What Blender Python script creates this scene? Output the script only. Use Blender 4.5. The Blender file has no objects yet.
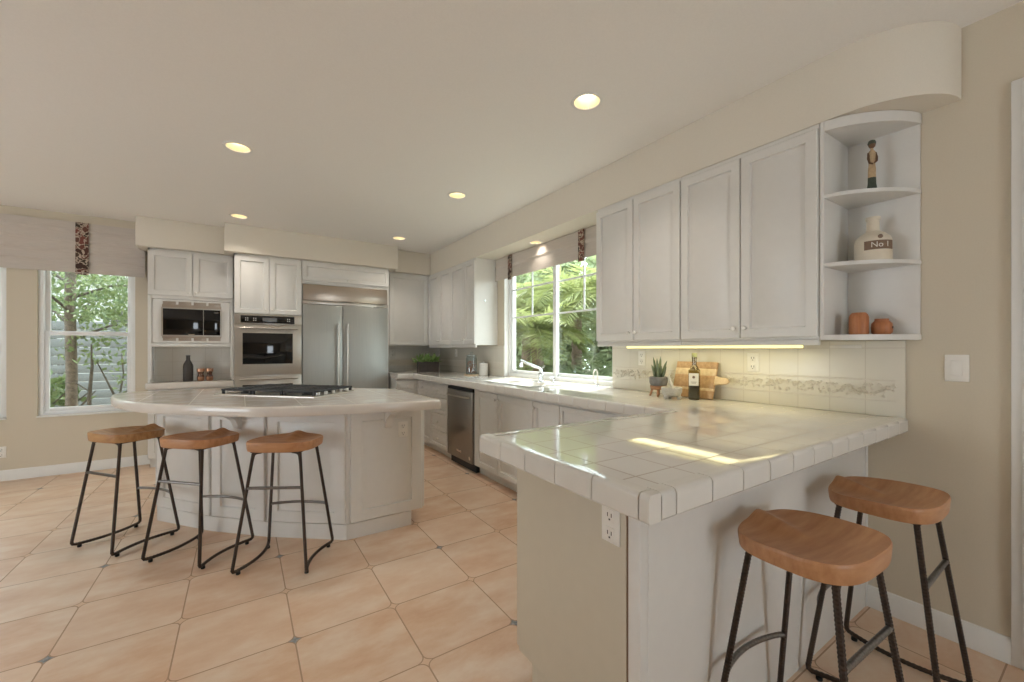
import bpy, bmesh, math, random
from mathutils import Vector, Matrix
SC = bpy.context.scene
COL = SC.collection
PI = math.pi
R = math.radians
random.seed(7)

# ------------------------------------------------------------------ camera, world, sun, added fill lamps, exposure
F_PX, YAW, V0, CAM_H = 411.0, 0.5821, 349.0, 1.33
cd = bpy.data.cameras.new('camera'); cam = bpy.data.objects.new('camera', cd); COL.objects.link(cam)
cd.sensor_width = 36.0; cd.sensor_fit = 'HORIZONTAL'; cd.lens = 36.0*F_PX/1024
cd.shift_y = -(341.0-V0)/1024.0
cd.clip_start = 0.02; cd.clip_end = 200
cam.location = (0, 0, CAM_H); cam.rotation_euler = (PI/2, 0, -YAW)
SC.camera = cam

w = bpy.data.worlds.new('sky'); SC.world = w; w.use_nodes = True
bgn = w.node_tree.nodes['Background']
bgn.inputs[0].default_value = (0.86, 0.94, 1.0, 1); bgn.inputs[1].default_value = 8.5

sd = bpy.data.lights.new('sun', 'SUN'); sd.energy = 13.0; sd.angle = R(1.0); sd.color = (1, .95, .86)
sun = bpy.data.objects.new('sun', sd); COL.objects.link(sun)
sun.rotation_euler = Vector((-0.45, -0.20, -1.0)).to_track_quat('-Z', 'Y').to_euler()

def area(name, loc, direction, sx, sy, power, color):
    d = bpy.data.lights.new(name, 'AREA'); d.shape = 'RECTANGLE'; d.size = sx; d.size_y = sy
    d.energy = power; d.color = color
    o = bpy.data.objects.new(name, d); COL.objects.link(o); o.location = loc
    o.rotation_euler = Vector(direction).to_track_quat('-Z', 'Z').to_euler()
    return o
# added fill lamps standing in for daylight at the two unseen openings
area('fill_south', (1.0, -3.34, 1.08), (0, 1, 0.85), .95, 1.9, 20, (0.80, 0.91, 1.0))
area('fill_west', (-4.94, 2.7, 1.25), (1, 0.0, 0.85), 2.1, 1.8, 24, (0.82, 0.92, 1.0))

vs = SC.view_settings
SC.display_settings.display_device = 'sRGB'
vs.view_transform = 'Standard'; vs.look = 'None'; vs.gamma = 1; vs.use_curve_mapping = False
vs.exposure = -0.30
try:
    SC.cycles.use_denoising = True
    SC.cycles.max_bounces = 9; SC.cycles.diffuse_bounces = 5; SC.cycles.glossy_bounces = 4
    SC.cycles.transparent_max_bounces = 12; SC.cycles.sample_clamp_indirect = 6
    SC.cycles.caustics_reflective = False; SC.cycles.caustics_refractive = False
except Exception:
    pass

# ------------------------------------------------------------------ node helpers and materials
def lin(h):
    if isinstance(h, str):
        h = h.lstrip('#'); c = [int(h[i:i+2], 16)/255 for i in (0, 2, 4)]
    else:
        c = list(h)
    return tuple((x/12.92 if x <= .04045 else ((x+.055)/1.055)**2.4) for x in c) + (1,)

class NT:
    def __init__(s, name):
        s.m = bpy.data.materials.new(name); s.m.use_nodes = True
        s.t = s.m.node_tree; s.b = s.t.nodes['Principled BSDF']; s.out = s.t.nodes['Material Output']
    def n(s, typ, **kw):
        nd = s.t.nodes.new(typ)
        for k, v in kw.items(): setattr(nd, k, v)
        return nd
    def put(s, sock, v):
        if hasattr(v, 'is_linked') or isinstance(v, bpy.types.NodeSocket): s.t.links.new(v, sock)
        else: sock.default_value = v
    def M(s, op, a, b=0.0, c=None):
        nd = s.n('ShaderNodeMath', operation=op); s.put(nd.inputs[0], a); s.put(nd.inputs[1], b)
        if c is not None: s.put(nd.inputs[2], c)
        return nd.outputs[0]
    def mix(s, f, a, b):
        nd = s.n('ShaderNodeMix', data_type='RGBA'); s.put(nd.inputs[0], f)
        s.put(nd.inputs[6], a); s.put(nd.inputs[7], b); return nd.outputs[2]
    def mixf(s, f, a, b):
        nd = s.n('ShaderNodeMix', data_type='FLOAT'); s.put(nd.inputs[0], f)
        s.put(nd.inputs[2], a); s.put(nd.inputs[3], b); return nd.outputs[0]
    def pos(s):
        g = s.n('ShaderNodeNewGeometry'); x = s.n('ShaderNodeSeparateXYZ'); s.t.links.new(g.outputs['Position'], x.inputs[0])
        return x.outputs, g.outputs['Position']
    def objco(s):
        return s.n('ShaderNodeTexCoord').outputs['Object']
    def noise(s, vec, scale, detail=3, rough=.5, sc=None):
        if sc:
            mp = s.n('ShaderNodeMapping'); s.t.links.new(vec, mp.inputs[0]); mp.inputs['Scale'].default_value = sc; vec = mp.outputs[0]
        nd = s.n('ShaderNodeTexNoise'); s.t.links.new(vec, nd.inputs['Vector'])
        nd.inputs['Scale'].default_value = scale; nd.inputs['Detail'].default_value = detail; nd.inputs['Roughness'].default_value = rough
        return nd.outputs[0]
    def ramp(s, f, stops):
        nd = s.n('ShaderNodeValToRGB'); s.t.links.new(f, nd.inputs[0]); e = nd.color_ramp.elements
        e[0].position, e[0].color = stops[0]; e[1].position, e[1].color = stops[-1]
        for p, c in stops[1:-1]:
            q = e.new(p); q.color = c
        return nd.outputs[0]
    def bump(s, h, strength=.3, dist=.002):
        nd = s.n('ShaderNodeBump'); nd.inputs['Strength'].default_value = strength; nd.inputs['Distance'].default_value = dist
        s.put(nd.inputs['Height'], h); s.t.links.new(nd.outputs[0], s.b.inputs['Normal'])
    def set(s, **kw):
        for k, v in kw.items():
            s.put(s.b.inputs[k.replace('_', ' ')], v)
        return s

def plain(name, col, rough=.5, metal=0., nscale=40, namt=.03, bump=0., **kw):
    """painted / plain surface: a faint procedural mottling keeps it from being flat"""
    t = NT(name); c = lin(col)
    f = t.noise(t.objco(), nscale, 3)
    lo = tuple(max(0, x*(1-namt)) for x in c[:3])+(1,); hi = tuple(min(1, x*(1+namt)) for x in c[:3])+(1,)
    t.set(Base_Color=t.ramp(f, [(.3, lo), (.7, hi)]), Roughness=rough, Metallic=metal)
    if bump: t.bump(f, bump, .002)
    for k, v in kw.items(): t.set(**{k: v})
    return t.m

MAT = {}
MAT['ceiling'] = plain('ceiling_paint', '#eeebe6', .9, nscale=120, namt=.015, bump=.05)
MAT['wall'] = plain('wall_paint', '#d0c5b1', .85, nscale=150, namt=.015, bump=.06)
MAT['soffit'] = plain('soffit_paint', '#e0d8c9', .85, nscale=150, namt=.015, bump=.06)
MAT['cab'] = plain('cabinet_lacquer', '#dcd9d3', .38, nscale=20, namt=.012)
MAT['pen'] = plain('peninsula_paint', '#c9bfab', .55, nscale=20, namt=.012)
MAT['trim'] = plain('trim_paint', '#e6e4df', .4, nscale=20, namt=.01)
MAT['vinyl'] = plain('window_vinyl', '#ecedec', .35, nscale=20, namt=.01)
MAT['plastic'] = plain('white_plastic', '#e9e5dd', .35, namt=.01)
MAT['slot'] = plain('dark_slot', '#4a4540', .6)
MAT['chrome'] = plain('chrome', '#dfe2e4', .12, 1.0, namt=.01)
MAT['iron'] = plain('dark_iron', '#443830', .45, .65, nscale=90, namt=.25)
MAT['iron_bright'] = plain('highlight_iron', '#7d7975', .32, .9, nscale=160, namt=.3)  # dark iron with its highlights put in as a lighter colour
MAT['black'] = plain('black_iron', '#2c2b2c', .5, .2, nscale=120, namt=.2)
MAT['blackgloss'] = plain('black_glass', '#0e0d0d', .06, 0, namt=.05)
MAT['screen'] = plain('panel_screen', '#56534f', .2)
MAT['rubber'] = plain('rubber', '#191817', .8)
MAT['ceramic'] = plain('white_ceramic', '#e9e6df', .2, namt=.02)
MAT['bottle_dark'] = plain('dark_stoneware', '#352f2b', .5, namt=.1)
MAT['copper'] = plain('copper', '#b98a6c', .3, .8)
MAT['gap'] = plain('brown_gap', '#7b5c41', .8)
MAT['reflector'] = plain('reflector', '#efe3c4', .25, .2)
MAT['soil'] = plain('soil', '#3c2f25', .9, namt=.3)
MAT['planter'] = plain('planter_black', '#3a322d', .55, nscale=30, namt=.2)
MAT['granite'] = plain('granite', '#bcb8b0', .5, nscale=220, namt=.28)
MAT['pot_grey'] = plain('pot_grey', '#7f7d7c', .6, nscale=60, namt=.12)
MAT['paper'] = plain('label_paper', '#e6e1d6', .7)
MAT['bronze'] = plain('bronze_label', '#7a6350', .5, .2, nscale=60, namt=.15)
MAT['tooth'] = plain('figure_dark', '#3f4638', .6, nscale=60, namt=.2)
MAT['figure_tan'] = plain('figure_tan', '#b59b78', .6, nscale=60, namt=.15)
MAT['figure_brown'] = plain('figure_brown', '#6a4f37', .6, nscale=60, namt=.15)
MAT['trunk'] = plain('bark', '#675d54', .9, nscale=25, namt=.35, bump=.6)
MAT['twig'] = plain('twig_bark', '#4e4841', .9, nscale=25, namt=.3)
MAT['fence'] = plain('grey_boards', '#76797a', .8, nscale=8, namt=.08)
MAT['stucco'] = plain('white_stucco', '#b5b5b2', .9, nscale=60, namt=.05)
MAT['dirt'] = plain('garden_soil', '#7d7262', .95, nscale=6, namt=.2)
MAT['pasta'] = plain('pasta', '#9a5f3c', .7, nscale=90, namt=.35)

def steel(name, col, vertical=False, rough=.3):
    t = NT(name); sc = (300, 300, 3) if vertical else (3, 3, 300)
    f = t.noise(t.objco(), 1.0, 2, sc=sc); c = lin(col)
    t.set(Base_Color=t.ramp(f, [(.3, tuple(x*.92 for x in c[:3])+(1,)), (.7, c)]), Metallic=.85, Roughness=rough)
    t.bump(f, .03, .001)
    return t.m
MAT['steel'] = steel('brushed_steel', '#c3bdb4')
MAT['steel_v'] = steel('brushed_steel_fridge', '#b0b1ac', True, .45)
MAT['steel_dark'] = steel('brushed_steel_dark', '#958e86')
MAT['grille'] = steel('grille_steel', '#b3a698')

def glass(name, tint='#ffffff', refl=.09, rough=.0):
    t = NT(name); t.t.nodes.remove(t.b)
    tr = t.n('ShaderNodeBsdfTransparent'); tr.inputs[0].default_value = lin(tint)
    gl = t.n('ShaderNodeBsdfGlossy'); gl.inputs['Roughness'].default_value = rough
    lw = t.n('ShaderNodeLayerWeight'); lw.inputs[0].default_value = .5
    f = t.M('ADD', t.M('MULTIPLY', t.M('POWER', lw.outputs['Facing'], 4.0), .5), refl)
    mx = t.n('ShaderNodeMixShader'); t.t.links.new(f, mx.inputs[0]); t.t.links.new(tr.outputs[0], mx.inputs[1]); t.t.links.new(gl.outputs[0], mx.inputs[2])
    t.t.links.new(mx.outputs[0], t.out.inputs[0]); return t.m
MAT['glass'] = glass('window_glass', '#f4f8f6', .05)
MAT['jar_glass'] = glass('jar_glass', '#eef2f2', .08)
MAT['drink_glass'] = glass('tinted_drinking_glass', '#dcc3b2', .10)
MAT['oil_glass'] = glass('olive_glass', '#c0b890', .10)

def emit(name, col, strength):
    t = NT(name); t.set(Base_Color=lin(col), Emission_Color=lin(col), Emission_Strength=strength); return t.m
MAT['bulb'] = emit('lamp_bulb', '#fff3d6', 6.0)
MAT['tube'] = emit('fluorescent_tube', '#f6eba6', 1.5)

def grid_lines(t, c, off, size, wd):
    f = t.M('FRACT', t.M('ADD', t.M('DIVIDE', t.M('SUBTRACT', c, off), size), 100.0))
    return t.M('GREATER_THAN', t.M('ABSOLUTE', t.M('SUBTRACT', f, .5)), .5-wd/size/2)

def tile_mat(name, col, grout, ax, offs, sizes, wd=.003, rough=.07, vary=.03, marble=None, only=(1, 1), tilt=0.):
    t = NT(name); P, pv = t.pos()
    l = None
    for k in (0, 1):
        if only[k]:
            q = grid_lines(t, P[ax[k]], offs[k], sizes[k], wd); l = q if l is None else t.M('MAXIMUM', l, q)
    fx = t.M('FLOOR', t.M('DIVIDE', t.M('SUBTRACT', P[ax[0]], offs[0]), sizes[0]))
    fy = t.M('FLOOR', t.M('DIVIDE', t.M('SUBTRACT', P[ax[1]], offs[1]), sizes[1]))
    cx = t.n('ShaderNodeCombineXYZ'); t.t.links.new(fx, cx.inputs[0]); t.t.links.new(fy, cx.inputs[1])
    wn = t.n('ShaderNodeTexWhiteNoise', noise_dimensions='2D'); t.t.links.new(cx.outputs[0], wn.inputs[0])
    c = lin(col); lo = tuple(x*(1-vary) for x in c[:3])+(1,)
    base = t.mix(wn.outputs[0], lo, c)
    if marble:
        n1 = t.noise(pv, 3.2, 5, .6, sc=(1, 2.2, 1))
        base = t.mix(t.M('MULTIPLY', t.M('SMOOTH_MIN', t.M('MULTIPLY', t.M('ABSOLUTE', t.M('SUBTRACT', n1, .5)), 9.0), 1.0, .2), 1.0), lin(marble), base)
    t.set(Base_Color=t.mix(l, base, lin(grout)), Roughness=t.mixf(l, rough, .7))
    # slight pillow / waviness of glazed tiles
    wv = t.noise(pv, 7.0, 1)
    if tilt:
        a = t.n('ShaderNodeVectorMath', operation='SUBTRACT'); t.t.links.new(wn.outputs[1], a.inputs[0]); a.inputs[1].default_value = (.5, .5, .5)
        b_ = t.n('ShaderNodeVectorMath', operation='SCALE'); t.t.links.new(a.outputs[0], b_.inputs[0]); b_.inputs[3].default_value = tilt
        g = t.n('ShaderNodeNewGeometry'); c_ = t.n('ShaderNodeVectorMath', operation='ADD'); t.t.links.new(g.outputs['Normal'], c_.inputs[0]); t.t.links.new(b_.outputs[0], c_.inputs[1])
        d_ = t.n('ShaderNodeVectorMath', operation='NORMALIZE'); t.t.links.new(c_.outputs[0], d_.inputs[0])
        bp = t.n('ShaderNodeBump'); bp.inputs['Strength'].default_value = .25; bp.inputs['Distance'].default_value = .0012
        t.put(bp.inputs['Height'], t.M('SUBTRACT', t.M('MULTIPLY', wv, .2), l)); t.t.links.new(d_.outputs[0], bp.inputs['Normal']); t.t.links.new(bp.outputs[0], t.b.inputs['Normal'])
    else:
        t.bump(t.M('SUBTRACT', t.M('MULTIPLY', wv, .35), l), .25, .0015)
    return t.m
MAT['ctile'] = tile_mat('counter_tile', '#dedad3', '#a79d91', (0, 1), (0.879, 0.735), (.155, .155), wd=.006, tilt=.006, rough=.05)
MAT['ctrim'] = plain('counter_edge_tile', '#dad6ce', .1, nscale=12, namt=.02)
MAT['grout'] = plain('grout', '#b3aba1', .8)
MAT['bs_r'] = tile_mat('backsplash_tile', '#dfd9cb', '#cbc3b4', (1, 2), (.62, 1.335), (.155, .50), wd=.004, rough=.25)
MAT['bs_b'] = tile_mat('backsplash_tile_far', '#d6d2ca', '#bdb6ac', (0, 2), (.10, 1.18), (.155, .155), wd=.003, rough=.12)
MAT['relief'] = plain('relief_tile', '#d5cdbf', .35, nscale=60, namt=.04)
MAT['itile'] = tile_mat('island_tile', '#e4dfd8', '#b9afa5', (0, 1), (.02, .05), (.31, .31), wd=.004, rough=.10, marble='#d3c8be')
MAT['itrim'] = plain('island_edge_tile', '#d8d1c8', .15, nscale=6, namt=.04)

def floor_mat():
    t = NT('floor_tile'); P, pv = t.pos()
    u = t.M('ADD', t.M('DIVIDE', t.M('SUBTRACT', P[0], .204), .452), 100.0)
    v = t.M('ADD', t.M('DIVIDE', t.M('SUBTRACT', P[1], 2.115), .4535), 100.0)
    ax = t.M('ABSOLUTE', t.M('SUBTRACT', t.M('FRACT', u), .5)); ay = t.M('ABSOLUTE', t.M('SUBTRACT', t.M('FRACT', v), .5))
    rr, g = .085, .0065
    qx = t.M('MAXIMUM', t.M('SUBTRACT', ax, .5-g-rr), 0.0); qy = t.M('MAXIMUM', t.M('SUBTRACT', ay, .5-g-rr), 0.0)
    d = t.M('SUBTRACT', t.M('SQRT', t.M('ADD', t.M('MULTIPLY', qx, qx), t.M('MULTIPLY', qy, qy))), rr)
    out = t.M('GREATER_THAN', d, 0.0)
    man = t.M('SUBTRACT', 1.0, t.M('ADD', ax, ay))
    ins = t.M('MULTIPLY', t.M('GREATER_THAN', d, .011), t.M('LESS_THAN', man, .105))
    i = t.M('ROUND', u); j = t.M('ROUND', v)
    ie = t.M('LESS_THAN', t.M('ABSOLUTE', t.M('SUBTRACT', t.M('FRACT', t.M('MULTIPLY', i, .5)), 0.0)), .25)
    par = t.M('FRACT', t.M('ADD', t.M('MULTIPLY', t.M('SUBTRACT', j, t.M('MULTIPLY', i, .5)), .5), .05))   # j = i/2 (mod 2), offset 100-50=50 even
    pe = t.M('LESS_THAN', par, .25)
    deco = t.M('MULTIPLY', ie, pe)
    fx = t.M('FLOOR', u); fy = t.M('FLOOR', v)
    cx = t.n('ShaderNodeCombineXYZ'); t.t.links.new(fx, cx.inputs[0]); t.t.links.new(fy, cx.inputs[1])
    wn = t.n('ShaderNodeTexWhiteNoise', noise_dimensions='2D'); t.t.links.new(cx.outputs[0], wn.inputs[0])
    off = t.n('ShaderNodeVectorMath', operation='ADD'); sc = t.n('ShaderNodeVectorMath', operation='SCALE')
    t.t.links.new(wn.outputs[1], sc.inputs[0]); sc.inputs[3].default_value = 7.0
    t.t.links.new(pv, off.inputs[0]); t.t.links.new(sc.outputs[0], off.inputs[1])
    n1 = t.noise(off.outputs[0], 3.2, 6, .62, sc=(1, 1.9, 1)); n2 = t.noise(off.outputs[0], 22, 4, .6)
    tile = t.ramp(n1, [(.30, lin('#c89d7b')), (.47, lin('#d5b496')), (.62, lin('#dec8b1')), (.78, lin('#e4d4c3'))])
    tile = t.mix(t.M('MULTIPLY', n2, .22), tile, lin('#c99a77'))
    tile = t.mix(t.M('MULTIPLY', wn.outputs[0], .35), tile, lin('#e4ccb4'))
    grout = lin('#ab8b72')
    n3 = t.noise(pv, 60, 3, .6)
    dcol = t.ramp(n3, [(.35, lin('#6f7478')), (.65, lin('#a4a19c'))])
    insc = t.mix(deco, lin('#d9b99c'), dcol)
    c = t.mix(out, tile, t.mix(ins, grout, insc))
    t.set(Base_Color=c, Roughness=t.mixf(out, t.mixf(n1, .30, .46), .75))
    t.bump(t.M('SUBTRACT', t.M('MULTIPLY', n1, .25), out), .25, .002)
    return t.m
MAT['floor'] = floor_mat()

def wood(name, a, b, c, scale=(3, 26, 14), rough=.42):
    t = NT(name); co = t.objco()
    oi = t.n('ShaderNodeObjectInfo').outputs['Random']
    f = t.noise(co, 1.6, 5, .6, sc=scale); f2 = t.noise(co, 6, 2)
    col = t.ramp(f, [(.28, lin(a)), (.5, lin(b)), (.74, lin(c))])
    col = t.mix(t.M('MULTIPLY', f2, .25), col, lin(a))
    t.set(Base_Color=col, Roughness=rough); t.bump(f, .12, .001)
    return t.m
MAT['seat'] = wood('stool_wood', '#a5714a', '#b6845b', '#c4956b')
MAT['seat_pale'] = wood('stool_wood_pale', '#96683f', '#ae8253', '#bf9668')
MAT['board_l'] = wood('board_wood_pale', '#cfb28d', '#dcc3a0', '#e6d2b4', (3, 30, 30))
MAT['board_d'] = wood('board_wood_dark', '#a5805d', '#b8946f', '#c8a784', (3, 30, 30))
MAT['turned'] = wood('turned_wood', '#9c5f3b', '#b47347', '#c5885c', (30, 30, 4))
MAT['stand'] = wood('stand_wood', '#95684a', '#ab7d5b', '#bd9370', (10, 10, 20))

def leaf_mat(name, a, b, tr=.35):
    t = NT(name); f = t.noise(t.objco(), 5.0, 3, .7)
    c = t.ramp(f, [(.3, lin(a)), (.7, lin(b))])
    t.set(Base_Color=c, Roughness=.5)
    tl = t.n('ShaderNodeBsdfTranslucent'); t.t.links.new(c, tl.inputs[0])
    mx = t.n('ShaderNodeMixShader'); mx.inputs[0].default_value = tr
    t.t.links.new(t.b.outputs[0], mx.inputs[1]); t.t.links.new(tl.outputs[0], mx.inputs[2]); t.t.links.new(mx.outputs[0], t.out.inputs[0])
    return t.m
MAT['palm'] = leaf_mat('palm_leaf', '#7d8a50', '#a9ae7a', .5)
MAT['palm2'] = leaf_mat('palm_leaf_cool', '#7f9068', '#a8b490', .5)
MAT['palm_trunk'] = plain('palm_trunk', '#77675a', .9, nscale=18, namt=.35, bump=.6)
MAT['leaf'] = leaf_mat('tree_leaf', '#52643c', '#808f62')
MAT['leaf_dark'] = leaf_mat('shrub_leaf', '#435437', '#6c7d53')
MAT['hedge'] = leaf_mat('hedge_leaf', '#8d9c72', '#b6c09a', .4)
MAT['leaf_pot'] = leaf_mat('potted_leaf', '#5d8742', '#b4c887', .2)
MAT['leaf_grey'] = leaf_mat('aloe_leaf', '#4f5f4c', '#8c9579', .1)

def shade_mat():
    t = NT('shade_linen'); P, pv = t.pos()
    f = t.noise(pv, 1.0, 3, .6, sc=(8, 8, 220))
    t.set(Base_Color=t.ramp(f, [(.3, lin('#c4bab0')), (.7, lin('#cec5bb'))]), Roughness=.9)
    t.bump(f, .1, .001); return t.m
MAT['linen'] = shade_mat()
def band_mat():
    t = NT('patterned_ribbon'); P, pv = t.pos()
    vo = t.n('ShaderNodeTexVoronoi', feature='DISTANCE_TO_EDGE'); vo.inputs['Scale'].default_value = 15
    nz = t.n('ShaderNodeTexNoise'); nz.inputs['Scale'].default_value = 16; t.t.links.new(pv, nz.inputs['Vector'])
    sb = t.n('ShaderNodeVectorMath', operation='SUBTRACT'); t.t.links.new(nz.outputs[1], sb.inputs[0]); sb.inputs[1].default_value = (.5, .5, .5)
    sk = t.n('ShaderNodeVectorMath', operation='SCALE'); t.t.links.new(sb.outputs[0], sk.inputs[0]); sk.inputs[3].default_value = .16
    ad = t.n('ShaderNodeVectorMath', operation='ADD'); t.t.links.new(pv, ad.inputs[0]); t.t.links.new(sk.outputs[0], ad.inputs[1]); pv = ad.outputs[0]
    t.t.links.new(pv, vo.inputs['Vector'])
    vc = t.n('ShaderNodeTexVoronoi'); vc.inputs['Scale'].default_value = 15; t.t.links.new(pv, vc.inputs['Vector'])
    sp = t.n('ShaderNodeSeparateColor'); t.t.links.new(vc.outputs['Color'], sp.inputs[0])
    col = t.ramp(sp.outputs[0], [(.0, lin('#37291f')), (.35, lin('#5c382f')), (.6, lin('#7d463c')), (.85, lin('#453a2e'))])
    n = t.noise(pv, 45, 2)
    e = t.M('LESS_THAN', t.M('ADD', vo.outputs['Distance'], t.M('MULTIPLY', t.M('SUBTRACT', n, .5), .08)), .055)
    t.set(Base_Color=t.mix(e, col, lin('#b9a997')), Roughness=.85); return t.m
MAT['ribbon'] = band_mat()

# ------------------------------------------------------------------ mesh helpers
class MB:
    def __init__(s): s.bm = bmesh.new()
    def _mk(s, vs, fs, bev=0, seg=2):
        b = s.bm; V = [b.verts.new(v) for v in vs]; Fs = []
        for f in fs:
            try: Fs.append(b.faces.new([V[i] for i in f]))
            except ValueError: pass
        if bev:
            ed = {e for f in Fs for e in f.edges}
            bmesh.ops.bevel(b, geom=list(ed), offset=bev, segments=seg, affect='EDGES', profile=.5, clamp_overlap=True)
        return V
    def box(s, x0, y0, z0, x1, y1, z1, bev=0, seg=2):
        x0, x1 = min(x0, x1), max(x0, x1); y0, y1 = min(y0, y1), max(y0, y1); z0, z1 = min(z0, z1), max(z0, z1)
        vs = [(x0, y0, z0), (x1, y0, z0), (x1, y1, z0), (x0, y1, z0), (x0, y0, z1), (x1, y0, z1), (x1, y1, z1), (x0, y1, z1)]
        s._mk(vs, [(0, 3, 2, 1), (4, 5, 6, 7), (0, 1, 5, 4), (1, 2, 6, 5), (2, 3, 7, 6), (3, 0, 4, 7)], bev, seg); return s
    def prism(s, pts, z0, z1, bev=0, seg=2):
        n = len(pts); vs = [(x, y, z0) for x, y in pts] + [(x, y, z1) for x, y in pts]
        fs = [tuple(range(n-1, -1, -1)), tuple(range(n, 2*n))] + [(i, (i+1) % n, n+(i+1) % n, n+i) for i in range(n)]
        s._mk(vs, fs, bev, seg); return s
    def prism_axis(s, pts, a0, a1, axis, bev=0):
        """polygon extruded along x (pts = y,z) or y (pts = x,z)"""
        n = len(pts)
        f = (lambda p, a: (a, p[0], p[1])) if axis == 'x' else (lambda p, a: (p[0], a, p[1]))
        vs = [f(p, a0) for p in pts] + [f(p, a1) for p in pts]
        fs = [tuple(range(n-1, -1, -1)), tuple(range(n, 2*n))] + [(i, (i+1) % n, n+(i+1) % n, n+i) for i in range(n)]
        s._mk(vs, fs, bev); return s
    def plate(s, outer, holes, z0, z1):
        """flat slab with holes"""
        b = s.bm; caps = []
        loops = [outer]+holes
        for z in (z0, z1):
            es = []
            L = []
            for lp in loops:
                V = [b.verts.new((x, y, z)) for x, y in lp]; L.append(V)
                es += [b.edges.new((V[i], V[(i+1) % len(V)])) for i in range(len(V))]
            bmesh.ops.triangle_fill(b, use_beauty=True, edges=es, use_dissolve=False)
            caps.append(L)
        for A, B in zip(*caps):
            n = len(A)
            for i in range(n): b.faces.new((A[i], A[(i+1) % n], B[(i+1) % n], B[i]))
        return s
    def lathe(s, prof, c=(0, 0, 0), n=20, axis='z', sx=1, sy=1):
        b = s.bm; rings = []
        for r, z in prof:
            ring = []
            for k in range(n):
                a = 2*PI*k/n; p = (r*math.cos(a)*sx, r*math.sin(a)*sy, z)
                if axis == 'y': p = (p[0], -p[2], p[1])
                if axis == 'x': p = (p[2], p[0], p[1])
                ring.append(b.verts.new((c[0]+p[0], c[1]+p[1], c[2]+p[2])))
            rings.append(ring)
        for A, B in zip(rings, rings[1:]):
            for k in range(n): b.faces.new((A[k], A[(k+1) % n], B[(k+1) % n], B[k]))
        if prof[0][0] > 1e-6: b.faces.new(rings[0][::-1])
        if prof[-1][0] > 1e-6: b.faces.new(rings[-1])
        return s
    def tube(s, pts, r, n=8, rf=None, cap=True):
        b = s.bm; P = [Vector(p) for p in pts]; rings = []; up = None
        for i, p in enumerate(P):
            d = (P[min(i+1, len(P)-1)]-P[max(i-1, 0)]).normalized()
            if up is None:
                up = Vector((0, 0, 1)) if abs(d.z) < .9 else Vector((1, 0, 0))
            u = (up-d*up.dot(d)).normalized(); v = d.cross(u); up = u
            rad = rf(i) if rf else (r if not isinstance(r, (list, tuple)) else r[i])
            rings.append([b.verts.new(p+(u*math.cos(2*PI*k/n)+v*math.sin(2*PI*k/n))*rad) for k in range(n)])
        for A, B in zip(rings, rings[1:]):
            for k in range(n): b.faces.new((A[k], A[(k+1) % n], B[(k+1) % n], B[k]))
        if cap: b.faces.new(rings[0][::-1]); b.faces.new(rings[-1])
        return s
    def cyl(s, p0, p1, r, n=14): return s.tube([p0, p1], r, n)
    def ball(s, c, r, n=10, sz=1.0):
        m = max(4, n//2)
        return s.lathe([(max(r*math.sin(PI*k/m), 1e-4), -r*sz*math.cos(PI*k/m)) for k in range(m+1)], c, n)
    def loops(s, x0, z0, x1, z1, yb, prof):
        """rectangular stepped front facing -y: prof = (inset, depth towards -y)"""
        b = s.bm; L = []
        for i, dpt in prof:
            y = yb-dpt
            L.append([b.verts.new(p) for p in ((x0+i, y, z0+i), (x1-i, y, z0+i), (x1-i, y, z1-i), (x0+i, y, z1-i))])
        b.faces.new(L[0][::-1])
        for A, B in zip(L, L[1:]):
            for k in range(4): b.faces.new((A[k], A[(k+1) % 4], B[(k+1) % 4], B[k]))
        b.faces.new(L[-1]); return s
    def raised(s, x0, z0, x1, z1, yb=0, t=.02, fr=.055):
        fr = min(fr, (x1-x0)*.22, (z1-z0)*.26)
        k = min(1, fr/.055)
        return s.loops(x0, z0, x1, z1, yb, [(0, 0), (0, t-.004), (.004, t), (fr, t), (fr+.006*k, t-.012), (fr+.016*k, t-.012), (fr+.042*k, t-.001)])
    def xf(s, M):
        bmesh.ops.transform(s.bm, matrix=M, verts=s.bm.verts); return s
    def leaf(s, base, tip, wd, nrm, mid=.45, droop=0.):
        b = s.bm; base = Vector(base); tip = Vector(tip); d = tip-base
        sd = d.cross(Vector(nrm))
        if sd.length < 1e-6: sd = Vector((1, 0, 0))
        sd = sd.normalized()*wd*.5; m = base+d*mid+Vector((0, 0, droop))
        V = [b.verts.new(p) for p in (base, m+sd, tip, m-sd)]
        b.faces.new(V); return s

def obj(name, mb, mat, parent=None, smooth=35, label=None, recalc=True):
    me = bpy.data.meshes.new(name)
    if recalc: bmesh.ops.recalc_face_normals(mb.bm, faces=mb.bm.faces[:])
    mb.bm.to_mesh(me); mb.bm.free()
    if smooth:
        for p in me.polygons: p.use_smooth = True
        me.set_sharp_from_angle(angle=R(smooth))
    me.materials.append(MAT[mat] if isinstance(mat, str) else mat)
    o = bpy.data.objects.new(name, me); COL.objects.link(o)
    if parent: o.parent = parent
    if label: o['label'] = label
    return o

def tag(o, label, cat, group=None, kind=None):
    o['label'] = label; o['category'] = cat
    if group: o['group'] = group
    if kind: o['kind'] = kind
    return o
def thing(name, label, cat, loc=(0, 0, 0), rz=0., group=None, kind=None):
    o = bpy.data.objects.new(name, None); COL.objects.link(o); o.location = loc; o.rotation_euler = (0, 0, rz)
    o.empty_display_size = .1
    return tag(o, label, cat, group, kind)
def struct(name, mb, mat, label, cat, **kw):
    o = obj(name, mb, mat, **kw); return tag(o, label, cat, kind='structure')
def copy_tree(o, parent=None):
    c = o.copy(); COL.objects.link(c)
    if parent: c.parent = parent
    for ch in list(o.children): copy_tree(ch, c)
    return c
def dup(src, loc, rz, label):
    c = copy_tree(src); c.location = loc; c.rotation_euler = (0, 0, rz); c['label'] = label; return c

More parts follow.
